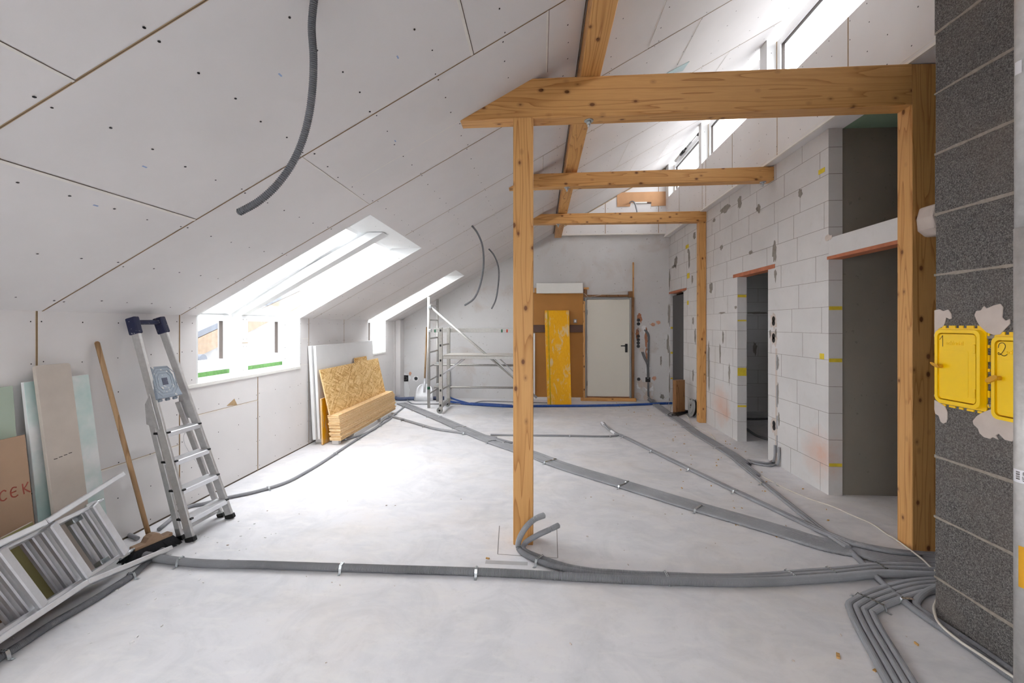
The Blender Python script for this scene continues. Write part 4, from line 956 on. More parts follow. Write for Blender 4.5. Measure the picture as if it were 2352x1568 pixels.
# ------------------------------------------------------------------ stepladder leaning on the knee wall
st=thing('stepladder','folded aluminium stepladder with navy top cap leaning on the left wall','stepladder',(-2.6,3.25,0))
FL=Vector((-2.573,3.052,0)); FR=Vector((-2.56,3.442,0)); TL=Vector((-3.035,3.045,1.655)); TR=Vector((-3.035,3.272,1.658))
fw=Vector((.96,0,.27)).normalized()
def rail(a,b,name,mat='alu_used',w=.024,t=.062,up=Vector((1,0,.3))):
    m=MB(); d=(b-a).normalized(); m.bar(a,b,w,t,up,M[mat]); return m.build(name,st,bevel=.004)
lv=lambda A,B,t: lerp(A,B,t)
for A,B in ((FL,TL),(FR,TR)): rail(lv(A,B,.016),lv(A,B,.95),'front_rail')
for A,B in ((FL,TL),(FR,TR)):
    m=MB(); m.bar(lv(A,B,0)+Vector((0,0,.001)),lv(A,B,.022),.034,.075,Vector((1,0,.3)),M['black']); m.build('foot',st,bevel=.004)
RL=Vector((-2.672,3.070,0)); RR=Vector((-2.655,3.462,0)); RTL=Vector((-2.925,3.068,.98)); RTR=Vector((-2.925,3.335,.98))
for A,B in ((RL,RTL),(RR,RTR)):
    rail(lv(A,B,.03),B,'rear_rail','alu_used',.022,.046)
    m=MB(); m.bar(A+Vector((0,0,.001)),lv(A,B,.035),.030,.055,Vector((1,0,.3)),M['black']); m.build('foot',st,bevel=.003)
m=MB(); m.bar(lv(RL,RTL,.06),lv(RR,RTR,.06),.014,.026,Vector((0,0,1)),M['alu_used']); m.build('rear_brace',st,bevel=.002)
# blue cap
m=MB()
for A,B in ((FL,TL),(FR,TR)): m.bar(lv(A,B,.925),lv(A,B,1.0),.046,.076,Vector((1,0,.3)),M['navy'])
m.bar(lv(FL,TL,.978),lv(FR,TR,.978),.028,.050,Vector((1,0,.28)),M['navy']); m.build('top_cap',st,bevel=.008,seg=2)
for t in (.098,.226,.354,.482):
    m=MB(); a=lv(FL,TL,t); b=lv(FR,TR,t); y=Vector((0,1,0)); c=(a+b)/2; hw=(b-a).length/2-.008; ax=(b-a).normalized()
    dx=Vector((1,0,0))-ax*ax.x; dx.normalize()
    m.obox(c+dx*-.012,ax*hw,dx*.050,Vector((0,0,.0055)),M['alu']); m.obox(c+dx*.034+Vector((0,0,-.014)),ax*hw,dx*.005,Vector((0,0,.018)),M['alu']); m.obox(c-dx*.058+Vector((0,0,-.012)),ax*hw,dx*.004,Vector((0,0,.016)),M['alu'])
    s_=m.build('step',st,bevel=.003)
    for e in (a+ax*.012,b-ax*.012):
        m=MB(); m.obox(e+dx*.036+Vector((0,0,.004)),ax*.012,dx*.008,(0,0,.006),M['black']); m.build('end_cap',s_)
    m=MB(); e=lv(FL,TL,t)+Vector((-.055,.012,-.006)); m.obox(e,(.022,0,0),(0,.010,0),(0,0,.008),M['black']); m.build('spacer',st,bevel=.002)
# tilted up platform
pa=at(363,916,X=-2.80); pb=at(420,905,X=-2.80); pc=at(385,839,X=-2.93); pd=at(345,842,X=-2.93)
n=(pb-pa).cross(pd-pa).normalized(); n=n if n.x>0 else -n
m=MB(); m.prism([pa,pb,pc,pd],-n*.022,M['platform']); pf=m.build('platform',st,bevel=.005,seg=2)
m=MB(); c=(pa+pb+pc+pd)/4; e1=(pb-pa)*.5; e2=(pd-pa)*.5
for q in (.88,.70,.52):
    pts=[c+e1*a*q+e2*b*q+n*.001 for a,b in ((-.55,-1),(.55,-1),(1,-.55),(1,.55),(.55,1),(-.55,1),(-1,.55),(-1,-.55))]
    for i in range(8):
        a,b=pts[i],pts[(i+1)%8]; m.bar(a,b,.004,.003,n,M['step_blue'])
m.build('grip_ribs',pf)
m=MB(); m.prism([c+e1*a*.22+e2*b*.22+n*.0005 for a,b in ((-1,-1),(1,-1),(1,1),(-1,1))],n*.001,M['navy']); m.build('badge',pf)
for q in (.2,.5,.8):
    m=MB(); e=lerp(pa,pb,q)-n*.03+Vector((0,0,-.006)); m.cyl(e-Vector((0,.014,0)),e+Vector((0,.014,0)),.010,M['step_blue'],10); m.build('hinge_knuckle',pf)
# hinge brackets beside the platform, worn and splashed with plaster
for A,B,RT_ in ((FL,TL,RTL),(FR,TR,RTR)):
    m=MB(); q=[lv(A,B,.50),lv(A,B,.66),RT_+Vector((-.012,0,.03)),RT_+Vector((.0,0,-.12))]; m.prism([Vector((p.x,p.y+(.014 if A is FR else -.014),p.z)) for p in q],(0,.006 if A is FR else -.006,0),M['alu_used']); m.build('hinge_bracket',st,bevel=.003)
m=MB(); m.tube(smooth_path([lv(FR,TR,.46)+Vector((-.01,-.02,0)),lv(FR,TR,.44)+Vector((-.05,-.09,.01)),lv(FR,TR,.40)+Vector((-.06,-.10,-.02)),lv(RR,RTR,.5)+Vector((0,-.02,-.03))]),.0016,M['paper'],6); m.build('spreader_cord',st)
# ------------------------------------------------------------------ broom
br=thing('broom','push broom with a long wooden handle and dark bristles leaning on the left wall','broom',(-2.73,2.93,0))
hb=at(341,1226,X=-2.765); ht=at(223,787,X=-3.07)
m=MB(); m.tube([lerp(hb,ht,k/10) for k in range(11)],.0148,M['beech'],16); m.tube([ht,ht+(ht-hb).normalized()*.006,ht+(ht-hb).normalized()*.010],lambda u:.0148*(1-u*.5),M['beech'],16,True); m.build('handle',br)
h0=at(303,1257,Z=.095); h1=at(391,1220,Z=.095); ax=(h1-h0).normalized(); c=(h0+h1)/2; hl=(h1-h0).length/2; sdv=Vector((ax.y,-ax.x,0)).normalized()
up=Vector((0,0,1))
m=MB(); prof=[(-1,0),(-.45,.0),(-.3,.03),(-.12,.042),(.12,.042),(.3,.03),(.45,0),(1,0),(1,-.026),(-1,-.026)]
m.prism([c+ax*hl*p+up*(q)-sdv*.030 for p,q in prof],sdv*.060,M['beechY']); m.build('head_block',br,bevel=.006,seg=2)
# bristles: dense tufts fanned outward
m=MB(); rr=random.Random(8)
for i in range(46):
    for j in range(7):
        u=lerp(-.97,.97,i/45)+rr.uniform(-.01,.01); v=lerp(-.9,.9,j/6); a=c+ax*hl*u+sdv*.028*v+up*(-.024)
        b=a+up*-(.070+rr.uniform(-.008,.003))+ax*(u*.050+rr.uniform(-.008,.008))+sdv*(v*.040+rr.uniform(-.008,.008)); 
        b.z=max(b.z,.003); w_=.0065; t=(b-a).normalized(); s1=ax*w_; s2=sdv*w_
        m.hexa([b-s1*.6-s2*.6,b+s1*.6-s2*.6,b+s1*.6+s2*.6,b-s1*.6+s2*.6,a-s1-s2,a+s1-s2,a+s1+s2,a-s1+s2],M['brush'])
tag(m.build('bristles',br),kind='stuff')
# ------------------------------------------------------------------ strand-board pile by the far left wall
# two thick white insulation boards against the wall
GE='white boards leaning behind the strand boards'
lean3('insulation_board','white insulation board leaning on the wall, rear one of the pair behind the strand board','board',[(-3.0,5.66,.10),(-2.985,7.60,.10),(-3.072,7.56,1.330),(-3.075,5.645,1.325)],.0001,'eps',None,GE)
bpy.data.objects.remove(bpy.data.objects['insulation_board'])
def slab(name,label,cat,yl,yr,x0,z0,x1,z1,t,mat,edge=None,group=None):
    d=Vector((x1-x0,0,z1-z0)).normalized(); n=Vector((-d.z,0,d.x)); n=n if n.x<0 else -n
    return lean3(name,label,cat,[(x0,yl,z0),(x0,yr,z0),(x1,yr,z1),(x1,yl,z1)],t,mat,edge,group)
slab('insulation_board','white insulation board leaning on the wall behind the strand board, rear of the pair',  'board',5.60,7.62,-2.985,.075,-3.050,1.322,.040,'eps',None,GE)
slab('insulation_board','white insulation board leaning in front of another one behind the strand board','board',5.63,7.60,-2.935,.075,-3.000,1.322,.036,'eps',None,GE)
m=MB(); m.box((-3.05,5.72,0),(-2.90,5.84,.074),M['eps']); tag(m.build('foam_offcut',bevel=.004),'white foam offcut under the left end of the insulation boards','foam block','foam offcuts')
slab('strand_board','small strand board offcut sticking up behind the big strand board','board',6.72,7.20,-2.865,.42,-2.945,1.075,.015,'osb','osb_edge','strand boards')
slab('formwork_board','yellow formwork board edge squeezed between the white boards and the strand boards','board',5.60,7.0,-2.885,.01,-2.905,.62,.020,'yellow_board','osb_edge')
# pile of strips
z0=.062; nS=16; th=.335/nS; rr=random.Random(4)
for i in range(nS):
    z=z0+i*th; xs=-2.640-.045*i/nS+rr.uniform(-.009,.007); y0=5.625+rr.uniform(-.010,.012); y1=7.80+rr.uniform(-.03,.03)
    m=MB(); m.box((xs-.155,y0,z+.0012),(xs,y1,z+th-.0012),M['osb_edge']); o=m.build('strand_board_strip',bevel=.0015)
    nm=['bottom','second from the bottom','third from the bottom','fourth from the bottom','fifth from the bottom','sixth from the bottom','seventh from the bottom','eighth from the bottom','eighth from the top','seventh from the top','sixth from the top','fifth from the top','fourth from the top','third from the top','second from the top','topmost'][i]
    tag(o,'long strand board strip in the pile under the big strand board, %s'%nm,'board','strand board strips in the pile')
slab('strand_board','big strand board standing on the pile of strips and leaning back','board',5.62,7.69,-2.795,.3985,-2.935,1.002,.018,'osb','osb_edge','strand boards')
for k,(y0,y1,lab) in enumerate(((6.02,6.9,'white foam block under the middle of the strand board pile'),(7.05,7.55,'white foam block under the right end of the strand board pile'))):
    m=MB(); m.box((-2.79,y0,0),(-2.635,y1,.060),M['eps']); tag(m.build('foam_offcut',bevel=.006),lab,'foam block','foam offcuts')
m=MB(); m.box((-2.795,5.66,0),(-2.70,5.74,.060),M['eps']); tag(m.build('foam_offcut',bevel=.006),'white foam block hidden at the left end of the strand board pile','foam block','foam offcuts')
# ------------------------------------------------------------------ far wall: white door and the boards beside it
def wb(x,y,Y=9.38): return at(x,y,Y=Y)
def wbox(m,x0,y0,x1,y1,Y0,Y1,mat):                  # box whose front face (Y0) spans the given picture rectangle
    a=at(x0,y1,Y=Y0); b=at(x1,y0,Y=Y0); m.box((a.x,Y0,max(0,a.z)),(b.x,Y1,b.z),mat)
dr=thing('door_1',None,None,(1.43,9.33,0)); struct(dr)
m=MB()
wbox(m,1343.5,683,1347.5,914,9.29,9.395,M['doorframe']); wbox(m,1446.5,683,1450.5,914,9.29,9.395,M['doorframe']); wbox(m,1347.5,683,1446.5,687,9.29,9.395,M['doorframe']); m.build('door_frame',dr,bevel=.004)
m=MB(); wbox(m,1347.8,687.2,1446,910,9.30,9.36,M['doorwhite']); lf=m.build('door_leaf',dr,bevel=.004)
m=MB(); wbox(m,1436,789.5,1441.5,809,9.285,9.30,M['black']); m.build('handle_plate',lf,bevel=.002)
m=MB(); a=wb(1439,794,9.25); b=wb(1426,794,9.25); m.cyl((a.x,9.25,a.z),(a.x,9.29,a.z),.011,M['black']); m.bar((a.x+.01,9.25,a.z),(b.x,9.25,b.z),.018,.022,(0,0,1),M['black']); m.build('handle',lf,bevel=.003)
for y in (717,880):
    m=MB(); c=wb(1348,y,9.285); m.cyl((c.x,9.285,c.z-.05),(c.x,9.285,c.z+.05),.012,M['doorframe'],10); m.build('hinge',dr)
m=MB(); wbox(m,1347.5,910,1446.5,916,9.33,9.39,M['brick_raw']); m.build('raw_threshold',dr)
def plank(name,label,cat,x0,y0,x1,y1,Y0,Y1,mat,group=None,zmin=None,bev=.003):
    m=MB(); wbox(m,x0,y0,x1,y1,Y0,Y1,M[mat]); return tag(m.build(name,bevel=bev),label,cat,group)
BT='rough battens round the white door'
plank('timber_batten','timber sill batten lying on the floor under the white door','batten',1334,914.5,1462,921,9.24,9.285,'woodX',BT)
plank('timber_batten','thin timber batten upright just left of the white door','batten',1339.5,691,1344,917,9.20,9.235,'woodZ',BT)
plank('timber_batten','timber batten behind the upper left corner of the white door','batten',1343,669,1347,915,9.30,9.34,'woodZ',BT) if False else None
plank('timber_batten','short upright batten end above the upper left corner of the white door','batten',1341,660,1348.5,682,9.33,9.39,'wood_dkZ',BT)
plank('timber_batten','short horizontal batten end above the upper left corner of the white door','batten',1341,659.6,1352.5,664,9.27,9.325,'woodX',BT)
plank('timber_batten','dark timber post upright along the right side of the white door','batten',1451.2,683,1457,915,9.30,9.39,'wood_dkZ',BT)
plank('timber_batten','tall thin timber lath rising above the right side of the white door','batten',1453.2,602,1456.2,683,9.33,9.355,'woodZ',BT)
plank('timber_batten','stubby dark timber block above the upper right corner of the white door','batten',1444,668,1453,682.5,9.30,9.388,'wood_dkZ',BT)
plank('timber_batten','thin horizontal lath lying along the top of the white door','batten',1349,676.5,1444,682,9.35,9.39,'wood_dkY',BT)
HB='brown boards leaning on the far wall'
plank('hardboard_sheet','upper brown hardboard sheet on the far wall left of the white door','board',1196,671,1340,764,9.345,9.36,'hardboard',HB,bev=.001)
plank('hardboard_sheet','lower brown hardboard sheet on the far wall behind the yellow board','board',1229,764,1339.5,913,9.335,9.35,'hardboard',HB,bev=.001)
plank('dark_plank','dark brown plank across the hardboard sheets behind the yellow board','board',1196,746,1340,763,9.31,9.334,'darkplank',None)
plank('white_board','long white board lying on top of the brown hardboard sheets','board',1232,649.5,1339,673.5,9.28,9.34,'white_p',None)
plank('timber_batten','batten end peeking out left of the long white board','batten',1227,661,1233,673,9.345,9.39,'woodZ',BT)
plank('metal_strip','white upright metal strip left of the lower brown hardboard sheet','strip',1224.5,766,1228.5,917,9.30,9.33,'frame',None)
plank('plinth_block','rough white plinth block on the floor behind the foot of the yellow board','block',1229,913,1336,918.5,9.30,9.40-.01,'eps',None)
o=thing('socket_box','small grey surface socket on the brown hardboard','socket',tuple(wb(1321,742,9.34)))
m=MB(); wbox(m,1317.5,732.5,1325,741.5,9.315,9.344,M['doorframe']); m.build('housing',o,bevel=.003); m=MB(); wbox(m,1319.3,734.5,1323.4,739.6,9.312,9.316,M['frame']); m.build('rocker',o,bevel=.001)
yb=thing('formwork_board','scuffed yellow formwork board leaning upright against the brown hardboard','board',(.4,8.8,0))
A=fl(1257.5,931,.002); B=fl(1312.5,930.5,.002); D=at(1251,712.5,Y=9.26); E=at(1307,712.5,Y=9.26)
n=(B-A).cross(D-A).normalized(); n=n if n.y>0 else -n
m=MB(); m.prism([A,B,E,D],n*.027,M['yellow_board']); m.build('panel',yb,bevel=.003)
m=MB(); a=lerp(A,B,.10); b=lerp(A,B,.16); c=lerp(D,E,.16); d=lerp(D,E,.10); m.prism([p-n*.0008 for p in (a,b,c,d)],n*.0006,plain('greenish_stripe',(186,152,24),.15,9,.6)); m.build('stripe',yb)
# loose cables over the door
def wire(label,pts,r=.004,mat='cable',group='loose cables on the far wall'):
    o=thing('cable',label,'cable',tuple(pts[0]),group); m=MB(); m.tube(smooth_path(pts,6),r,M[mat],8); m.build('wire',o)
wire('thin white cable sagging over the top of the white door',[wb(1339,673,9.27),wb(1345,676,9.26),wb(1351,682,9.27),wb(1362,681,9.28),wb(1385,676,9.30),wb(1420,671,9.31),wb(1453,668,9.28)])
wire('thin white cable hanging beside the right jamb of the white door',[wb(1459,816,9.385),wb(1455,832,9.38),wb(1455,845,9.38),wb(1458,858,9.385)],.003)
wire('white cable drooping from the low socket to the floor right of the door',[wb(1462,872,9.38),wb(1466,884,9.36),wb(1478,900,9.32),wb(1490,912,9.25),fl(1515,920,.02),fl(1548,921,.02)])
wire('white cable with a red tip rising from the square wall box',[wb(1499,880,9.38),wb(1503,893,9.36),wb(1501,906,9.3),fl(1508,921,.03),fl(1522,918,.02),fl(1537,910,.10),fl(1550,914,.03)],.004)
wire('white cable looping from the floor up behind the standing wood block',[fl(1535,933,.02),fl(1537,922,.12),fl(1542,919,.14),fl(1545,926,.06),fl(1541,934,.01)],.004)
# wall boxes, chases and rough plaster right of the door
def wallbox(label,x,y,square=False,s=.035):
    c=wb(x,y,9.4); o=thing('wall_box',label,'electrical box',(c.x,9.398,c.z),'flush electrical boxes in the far wall'); m=MB()
    if square: m.box((c.x-s,9.394,c.z-s),(c.x+s,9.3995,c.z+s),M['black'])
    else: m.cyl((c.x,9.394,c.z),(c.x,9.3995,c.z),s,M['black'],18)
    m.build('cup',o); m=MB()
    m.tube([(c.x+s*.55*math.cos(a),9.3925,c.z+s*.55*math.sin(a)) for a in [2*math.pi*k/14 for k in range(15)]],.003,M['conduit_dk'],6); m.build('cable_end',o)
for x,y,l in ((1466.5,735,'upper black flush box of the pair highest right of the white door'),(1466.5,743.5,'lower black flush box of the pair highest right of the white door'),(1466,772,'topmost of four black flush boxes right of the door handle'),(1466,780,'second from the top of four black flush boxes right of the door handle'),(1466,787.5,'third from the top of four black flush boxes right of the door handle'),(1466,795,'lowest of four black flush boxes right of the door handle'),(1467,870.5,'single round flush box low right of the white door')): wallbox(l,x,y)
wallbox('square black flush box low on the far wall among white plaster',1488,871.5,True,.05)
wallbox('large square black opening low in the left part of the far wall',931,868.5,True,.068)
wallbox('small round black hole beside the large square opening in the far wall',955.5,869,False,.038)
m=MB(); Yw=9.4
def wblob(x,y,rx,ry,mat,seed,o=.004,drip=.3):
    c=wb(x,y,9.4); blob(m,c.x,c.z,rx,ry,M[mat],seed,drip,o,'-Y',Yw)
for i,(x,y,rx,ry,mt) in enumerate(((1488,850,.07,.10,'board_white'),(1492,890,.10,.08,'board_white'),(1468,885,.06,.07,'board_white'),(1484,762,.06,.06,'board_white'),(1469,728,.05,.10,'brick_raw'),(1464,766,.04,.10,'brick_raw'),(1484,775,.035,.20,'brick_raw'),(1486,815,.035,.20,'brick_raw'),(1500,745,.05,.04,'rust'),(1512,740,.05,.04,'rust'),(1502,868,.05,.05,'rust'),(1489,915,.10,.16,'putty'),(1487,884,.10,.10,'putty'),(1487,845,.05,.12,'board_white'),(1488,782,.05,.05,'board_white'),(1489,808,.04,.05,'board_white'),(1479,752,.05,.05,'board_white'),(1466,908,.06,.08,'putty'),(1474,803,.06,.05,'putty'),(1468,758,.05,.05,'putty'),(1471,880,.06,.10,'putty'),(1466,728,.03,.06,'brick_raw'),(1472,733,.03,.07,'brick_raw'),(1466,760,.03,.07,'brick_raw'),(1521,910,.05,.05,'smear'),(1518,828,.02,.10,'smear'),(1536,790,.04,.22,'smear'),(1537,720,.03,.25,'smear'),(931,868,.12,.11,'board_white'),(931,895,.11,.17,'board_white'),(955,869,.07,.06,'board_white'),(942,858,.03,.04,'rust'),(925,857,.03,.03,'brick_raw'),(1034,889,.035,.05,'smear'))):
    wblob(x,y,rx,ry,mt,200+i,.003+.0004*(i%7))
a=wb(1026,905,9.4); b=wb(1031,840,9.4); m.box((a.x,9.396,a.z),(b.x,9.3995,b.z),M['brick_raw'])
struct(m.build('trim_51'))
def chase(label,pts,r=.012):
    o=thing('wall_conduit',label,'conduit',tuple(pts[0]),'conduits in the wall slot right of the door'); m=MB(); m.tube(smooth_path(pts,5),r,M['conduit_hang'],9); m.build('tube',o)
for i,(dx,l) in enumerate(((0,'left'),(3.2,'right'))):
    chase('grey conduit curving down from the upper boxes right of the door, %s of two'%l,[wb(1480+dx,757,9.385),wb(1486+dx,766,9.383),wb(1489+dx*.7,776,9.383),wb(1488.5+dx*.7,800,9.383),wb(1488+dx*.7,832,9.383),wb(1487+dx*.7,870,9.392)])
    chase('grey conduit slanting down from the four boxes right of the door, %s of two'%l,[wb(1474+dx,808,9.380),wb(1479+dx,822,9.378),wb(1486+dx,838,9.378),wb(1487+dx,868,9.391)])
chase('bundle end of dark conduits leaving the wall at the floor right of the door',[wb(1489,878,9.385),wb(1489,905,9.38),wb(1491,915,9.33),fl(1500,924,.03)],.02)
# ------------------------------------------------------------------ things by the block wall corner
wbk=thing('wood_block','squared timber block standing on end in the far right corner','block',(2.48,8.02,0))
m=MB(); a=fl(1546.5,950); b=fl(1552.5,953); c=fl(1573.5,951); d=Vector((c.x-b.x,c.y-b.y,0)); e=Vector((a.x-b.x,a.y-b.y,0)); e=Vector((-.03,.085,0)); h=.615
m.hexa([b,b+d,b+d+e,b+e]+[p+Vector((0,0,h)) for p in (b,b+d,b+d+e,b+e)],M['wood_dkZ']); m.build('block',wbk,bevel=.004)
m=MB(); m.box((2.705,8.40,0.0),(2.735,8.445,1.9),M['grey_render']); 
dk=thing('dark_panel','tall dark grey panel filling the far doorway of the block wall','board',(2.74,8.8,0)); m=MB(); m.box((2.745,8.46,0),(2.775,9.27,2.2),plain('charcoal_panel',(86,84,84),.05,3,.8)); m.build('panel',dk)  # flat dark grey plane across the doorway, covering the room beyond
dm=thing('cable_drum','grey round cable drum leaning against the block wall beside the slim post','cable drum',(2.655,7.76,0))
cc=at(1590,939,X=2.625); r=.155; cc=Vector((2.625,cc.y,r+.004)); ax=Vector((1,0,-.16)).normalized()
def dcyl(c0,c1,r0,mat,n=28): 
    m=MB(); m.cyl(c0,c1,r0,mat,n); return m
dcyl(cc-ax*.018,cc-ax*.004,r,M['drumgrey']).build('front_flange',dm,bevel=.004)
dcyl(cc-ax*.004,cc+ax*.040,r*.86,M['black']).build('wound_cable',dm)
dcyl(cc+ax*.040,cc+ax*.054,r,M['drumgrey']).build('rear_flange',dm,bevel=.004)
dcyl(cc-ax*.026,cc-ax*.018,r*.62,M['drumgrey']).build('hub_plate',dm,bevel=.003)
for k in range(3):
    a=math.radians(90+120*k); q=cc-ax*.0265+Vector((0,math.cos(a),math.sin(a)))*.045; dcyl(q,q-ax*.002,.022,M['black'],14).build('outlet',dm)
m=MB(); m.tube([cc+Vector((-.01,0,0))+Vector((0,math.cos(a),math.sin(a)))*r*1.02 for a in (math.radians(60),math.radians(75),math.radians(90),math.radians(105),math.radians(120))],.012,M['drumgrey'],8); m.build('grip',dm)
ps=thing('power_strip','black power strip lying on the floor before the standing wood block','power strip',tuple(fl(1560,950)))
a=fl(1547,954,.028); b=fl(1577,944,.028); m=MB(); m.bar(a,b,.075,.05,(0,0,1),M['black']); m.build('housing',ps,bevel=.006,seg=2)
for k in range(4):
    q=lerp(a,b,.2+.2*k)+Vector((0,0,.0255)); m=MB(); m.cyl(q,q+Vector((0,0,.0015)),.021,M['brush'],16); m.build('outlet',ps)
m=MB(); q=lerp(a,b,.75); m.box((q.x-.02,q.y-.02,.053),(q.x+.02,q.y+.02,.085),M['black']); m.build('plug',ps,bevel=.005)
m=MB(); m.tube(smooth_path([q+Vector((0,0,.055)),q+Vector((0,0,.12)),q+Vector((-.06,.03,.15)),q+Vector((-.2,.1,.10)),fl(1540,943,.01),fl(1522,948,.01)],6),.005,M['cable'],8); m.build('white_lead',ps)
m=MB(); m.tube(smooth_path([a,fl(1541,956,.03),fl(1534,953,.04),fl(1540,948,.04),fl(1555,947,.05)],6),.005,M['black'],8); m.build('black_lead',ps)
m=MB(); m.tube(smooth_path([b,fl(1582,940,.06),cc-ax*.03],5),.005,M['black'],8); m.build('drum_lead',ps)
# ------------------------------------------------------------------ scaffold
sc=thing('scaffold','small aluminium scaffold with a work platform standing before the far wall','scaffold',(-1.5,8.3,0))
def stube(name,a,b,r=.024,mat='alu_dull',n=14): m=MB(); m.cyl(a,b,r,M[mat],n); return m.build(name,sc)
x0,ya,yb_=-2.155,8.27,8.98
stube('ladder_upright',(x0,ya,0),(x0,ya,2.14),.028); stube('ladder_upright',(x0,yb_,0),(x0,yb_,2.14),.028)
for z in (.27,.53,.80,1.07,1.34,1.70,1.99): stube('rung',(x0,ya,z),(x0,yb_,z),.016)
x1,yc,yd=-1.805,7.78,8.44
for y in (yc,yd):
    m=MB(); m.box((x1-.032,y-.022,.07),(x1+.032,y+.022,1.555),M['alu_dull']); m.build('frame_post',sc,bevel=.004)
    m=MB(); m.cyl((x1-.02,y-.02,.055),(x1-.02,y+.02,.055),.055,M['drumgrey'],20); w_=m.build('wheel',sc,bevel=.005); m=MB(); m.cyl((x1-.02,y-.023,.055),(x1-.02,y+.023,.055),.018,M['black'],12); m.build('axle',w_)
for k in range(6):
    z=1.50-.2705*k
    if k in (1,4,5): stube('frame_rung',(x1,yc,z),(x1,yd,z),.016)
    m=MB(); m.box((x1-.016,yc-.0235,z-.02),(x1+.014,yc-.0225,z+.02),M['black']); m.build('rung_socket',sc)
m=MB(); m.box((x1-.03,yc,.10),(x1+.03,yd,.15),M['alu_dull']); m.build('foot_beam',sc,bevel=.003)
x2=-.42                                                # far end frame, mostly behind the front post
for y in (yc,yd): m=MB(); m.box((x2-.032,y-.022,0),(x2+.032,y+.022,1.555),M['alu_dull']); m.build('frame_post',sc,bevel=.004)
for k in range(6): stube('frame_rung',(x2,yc,1.50-.2705*k),(x2,yd,1.50-.2705*k),.016)
m=MB(); m.box((x1-.28,8.50,1.455),(x2,8.53,1.535),M['alu_dull']); gr=m.build('guard_board',sc,bevel=.003)
for x,mt in ((999.5,'green_tape'),(1153,'green_tape'),(1165,'red_tape')):
    c=at(x,759.5,Y=8.50); m=MB(); m.box((c.x-.018,8.4985,c.z-.032),(c.x+.012,8.4995,c.z+.028),M[mt]); m.build('paint_mark',gr)
m=MB(); m.box((x1+.03,yc+.0,.985),(x2,yd+.02,1.035),M['alu_dull']); m.build('platform_frame',sc,bevel=.003)
m=MB(); m.box((x1+.045,yc+.02,1.036),(x2-.02,yd,1.055),plain('platform_plywood',(188,184,178),.1,12,.85)); m.build('platform_deck',sc,bevel=.002)
for z in (.80,.355): stube('brace_rail',(x0+.02,8.62,z),(x2,8.62,z),.022,'alu_dull')
stube('diagonal_brace',(x0+.02,ya+.03,1.95),(x2+.35,yc+.25,.26),.022)
for y in (yc+.05,yd-.05):
    stube('strut',(x1+.02,y,.70),(x1+.40,y,.99),.010,'alu'); stube('strut',(x2-.02,y,.62),(x2-.42,y,.99),.010,'alu')
for p in ((x0,ya,1.95),(x0,ya,1.49),(x0,yb_-.05,.80),(x0,yb_-.05,.36)):
    m=MB(); m.box((p[0]-.005,p[1]-.03,p[2]-.03),(p[0]+.05,p[1]+.03,p[2]+.03),M['zinc']); m.cyl((p[0]+.02,p[1]-.05,p[2]),(p[0]+.02,p[1]+.05,p[2]),.010,M['zinc'],8); m.build('clamp',sc,bevel=.006)
m=MB(); m.cyl((x0,ya,.36),(x0,ya,.41),.0295,M['green_tape'],14); m.build('paint_mark',sc)
# shovel
sh=thing('shovel','aluminium shovel with a wooden handle leaning on the far wall behind the scaffold','shovel',(-2.4,9.1,0))
b0=at(975,885,Y=9.14); t0=at(980.5,751,Y=9.33); m=MB(); m.cyl(b0,t0,.018,M['beech'],14); m.build('handle',sh)
cx_=at(974,900,Y=9.05).x; m=MB(); rows=[]
zt=.33; prof=[(0,.205,0,.0),(.10,.20,.03,.02),(.20,.185,.05,.03),(.27,.155,.06,.03),(.325,.10,.05,.02),(.345,.05,.02,.01)]
b_=len(m.v); n_=9
for (z,hw,cup,_) in prof:
    for k in range(n_):
        u=-1+2*k/(n_-1); m.v.append(Vector((cx_+u*hw,9.00+z*.42+cup*(u*u)*-.8,z+.004)))
for i in range(len(prof)-1):
    for k in range(n_-1): m.face((b_+i*n_+k,b_+i*n_+k+1,b_+(i+1)*n_+k+1,b_+(i+1)*n_+k),M['alu'],True)
o=m.build('blade',sh); so=o.modifiers.new('thickness','SOLIDIFY'); so.thickness=.004
m=MB(); m.cyl((cx_,9.06,.18),b0+(t0-b0)*.12,.022,M['alu'],12); m.build('socket',sh)
# cardboard over the upper gable
cbd=thing('cardboard_sheet','brown cardboard sheet with a cut-out taped high on the far wall','cardboard',tuple(at(1470,474,Y=9.28)))
m=MB(); m.prism([at(x,y,Y=9.285) for x,y in ((1417,442),(1529,439.5),(1529.5,472),(1496,473),(1496,463.5),(1449,465.5),(1447,474),(1417.5,474.5))],(0,.008,0),M['cardboard']); m.build('sheet',cbd)
m=MB(); a=at(1458,466,Y=9.275); b=at(1486,465,Y=9.275); m.box((a.x,9.27,a.z-.01),(b.x,9.29,b.z+.016),M['white_p']); m.build('white_insert',cbd)
m=MB(); a=at(1486.5,466,Y=9.28); b=at(1496,463.5,Y=9.28); m.box((a.x,9.28,a.z-.008),(b.x,9.292,b.z),M['darkplank']); m.build('dark_opening',cbd)
P=smooth_path([at(x,y,Y=Y) for x,y,Y in ((1447,466,9.28),(1449,463,9.2),(1455,463,9.12),(1459,470,9.08),(1463,486,9.08),(1464,495,9.08))],6); o=thing('hanging_conduit','short grey conduit drooping out of the cut-out in the high cardboard','conduit',tuple(P[-1]),'conduits hanging from the ceiling'); m=MB(); m.tube(P,.014,M['conduit'],12); m.build('tube',o)
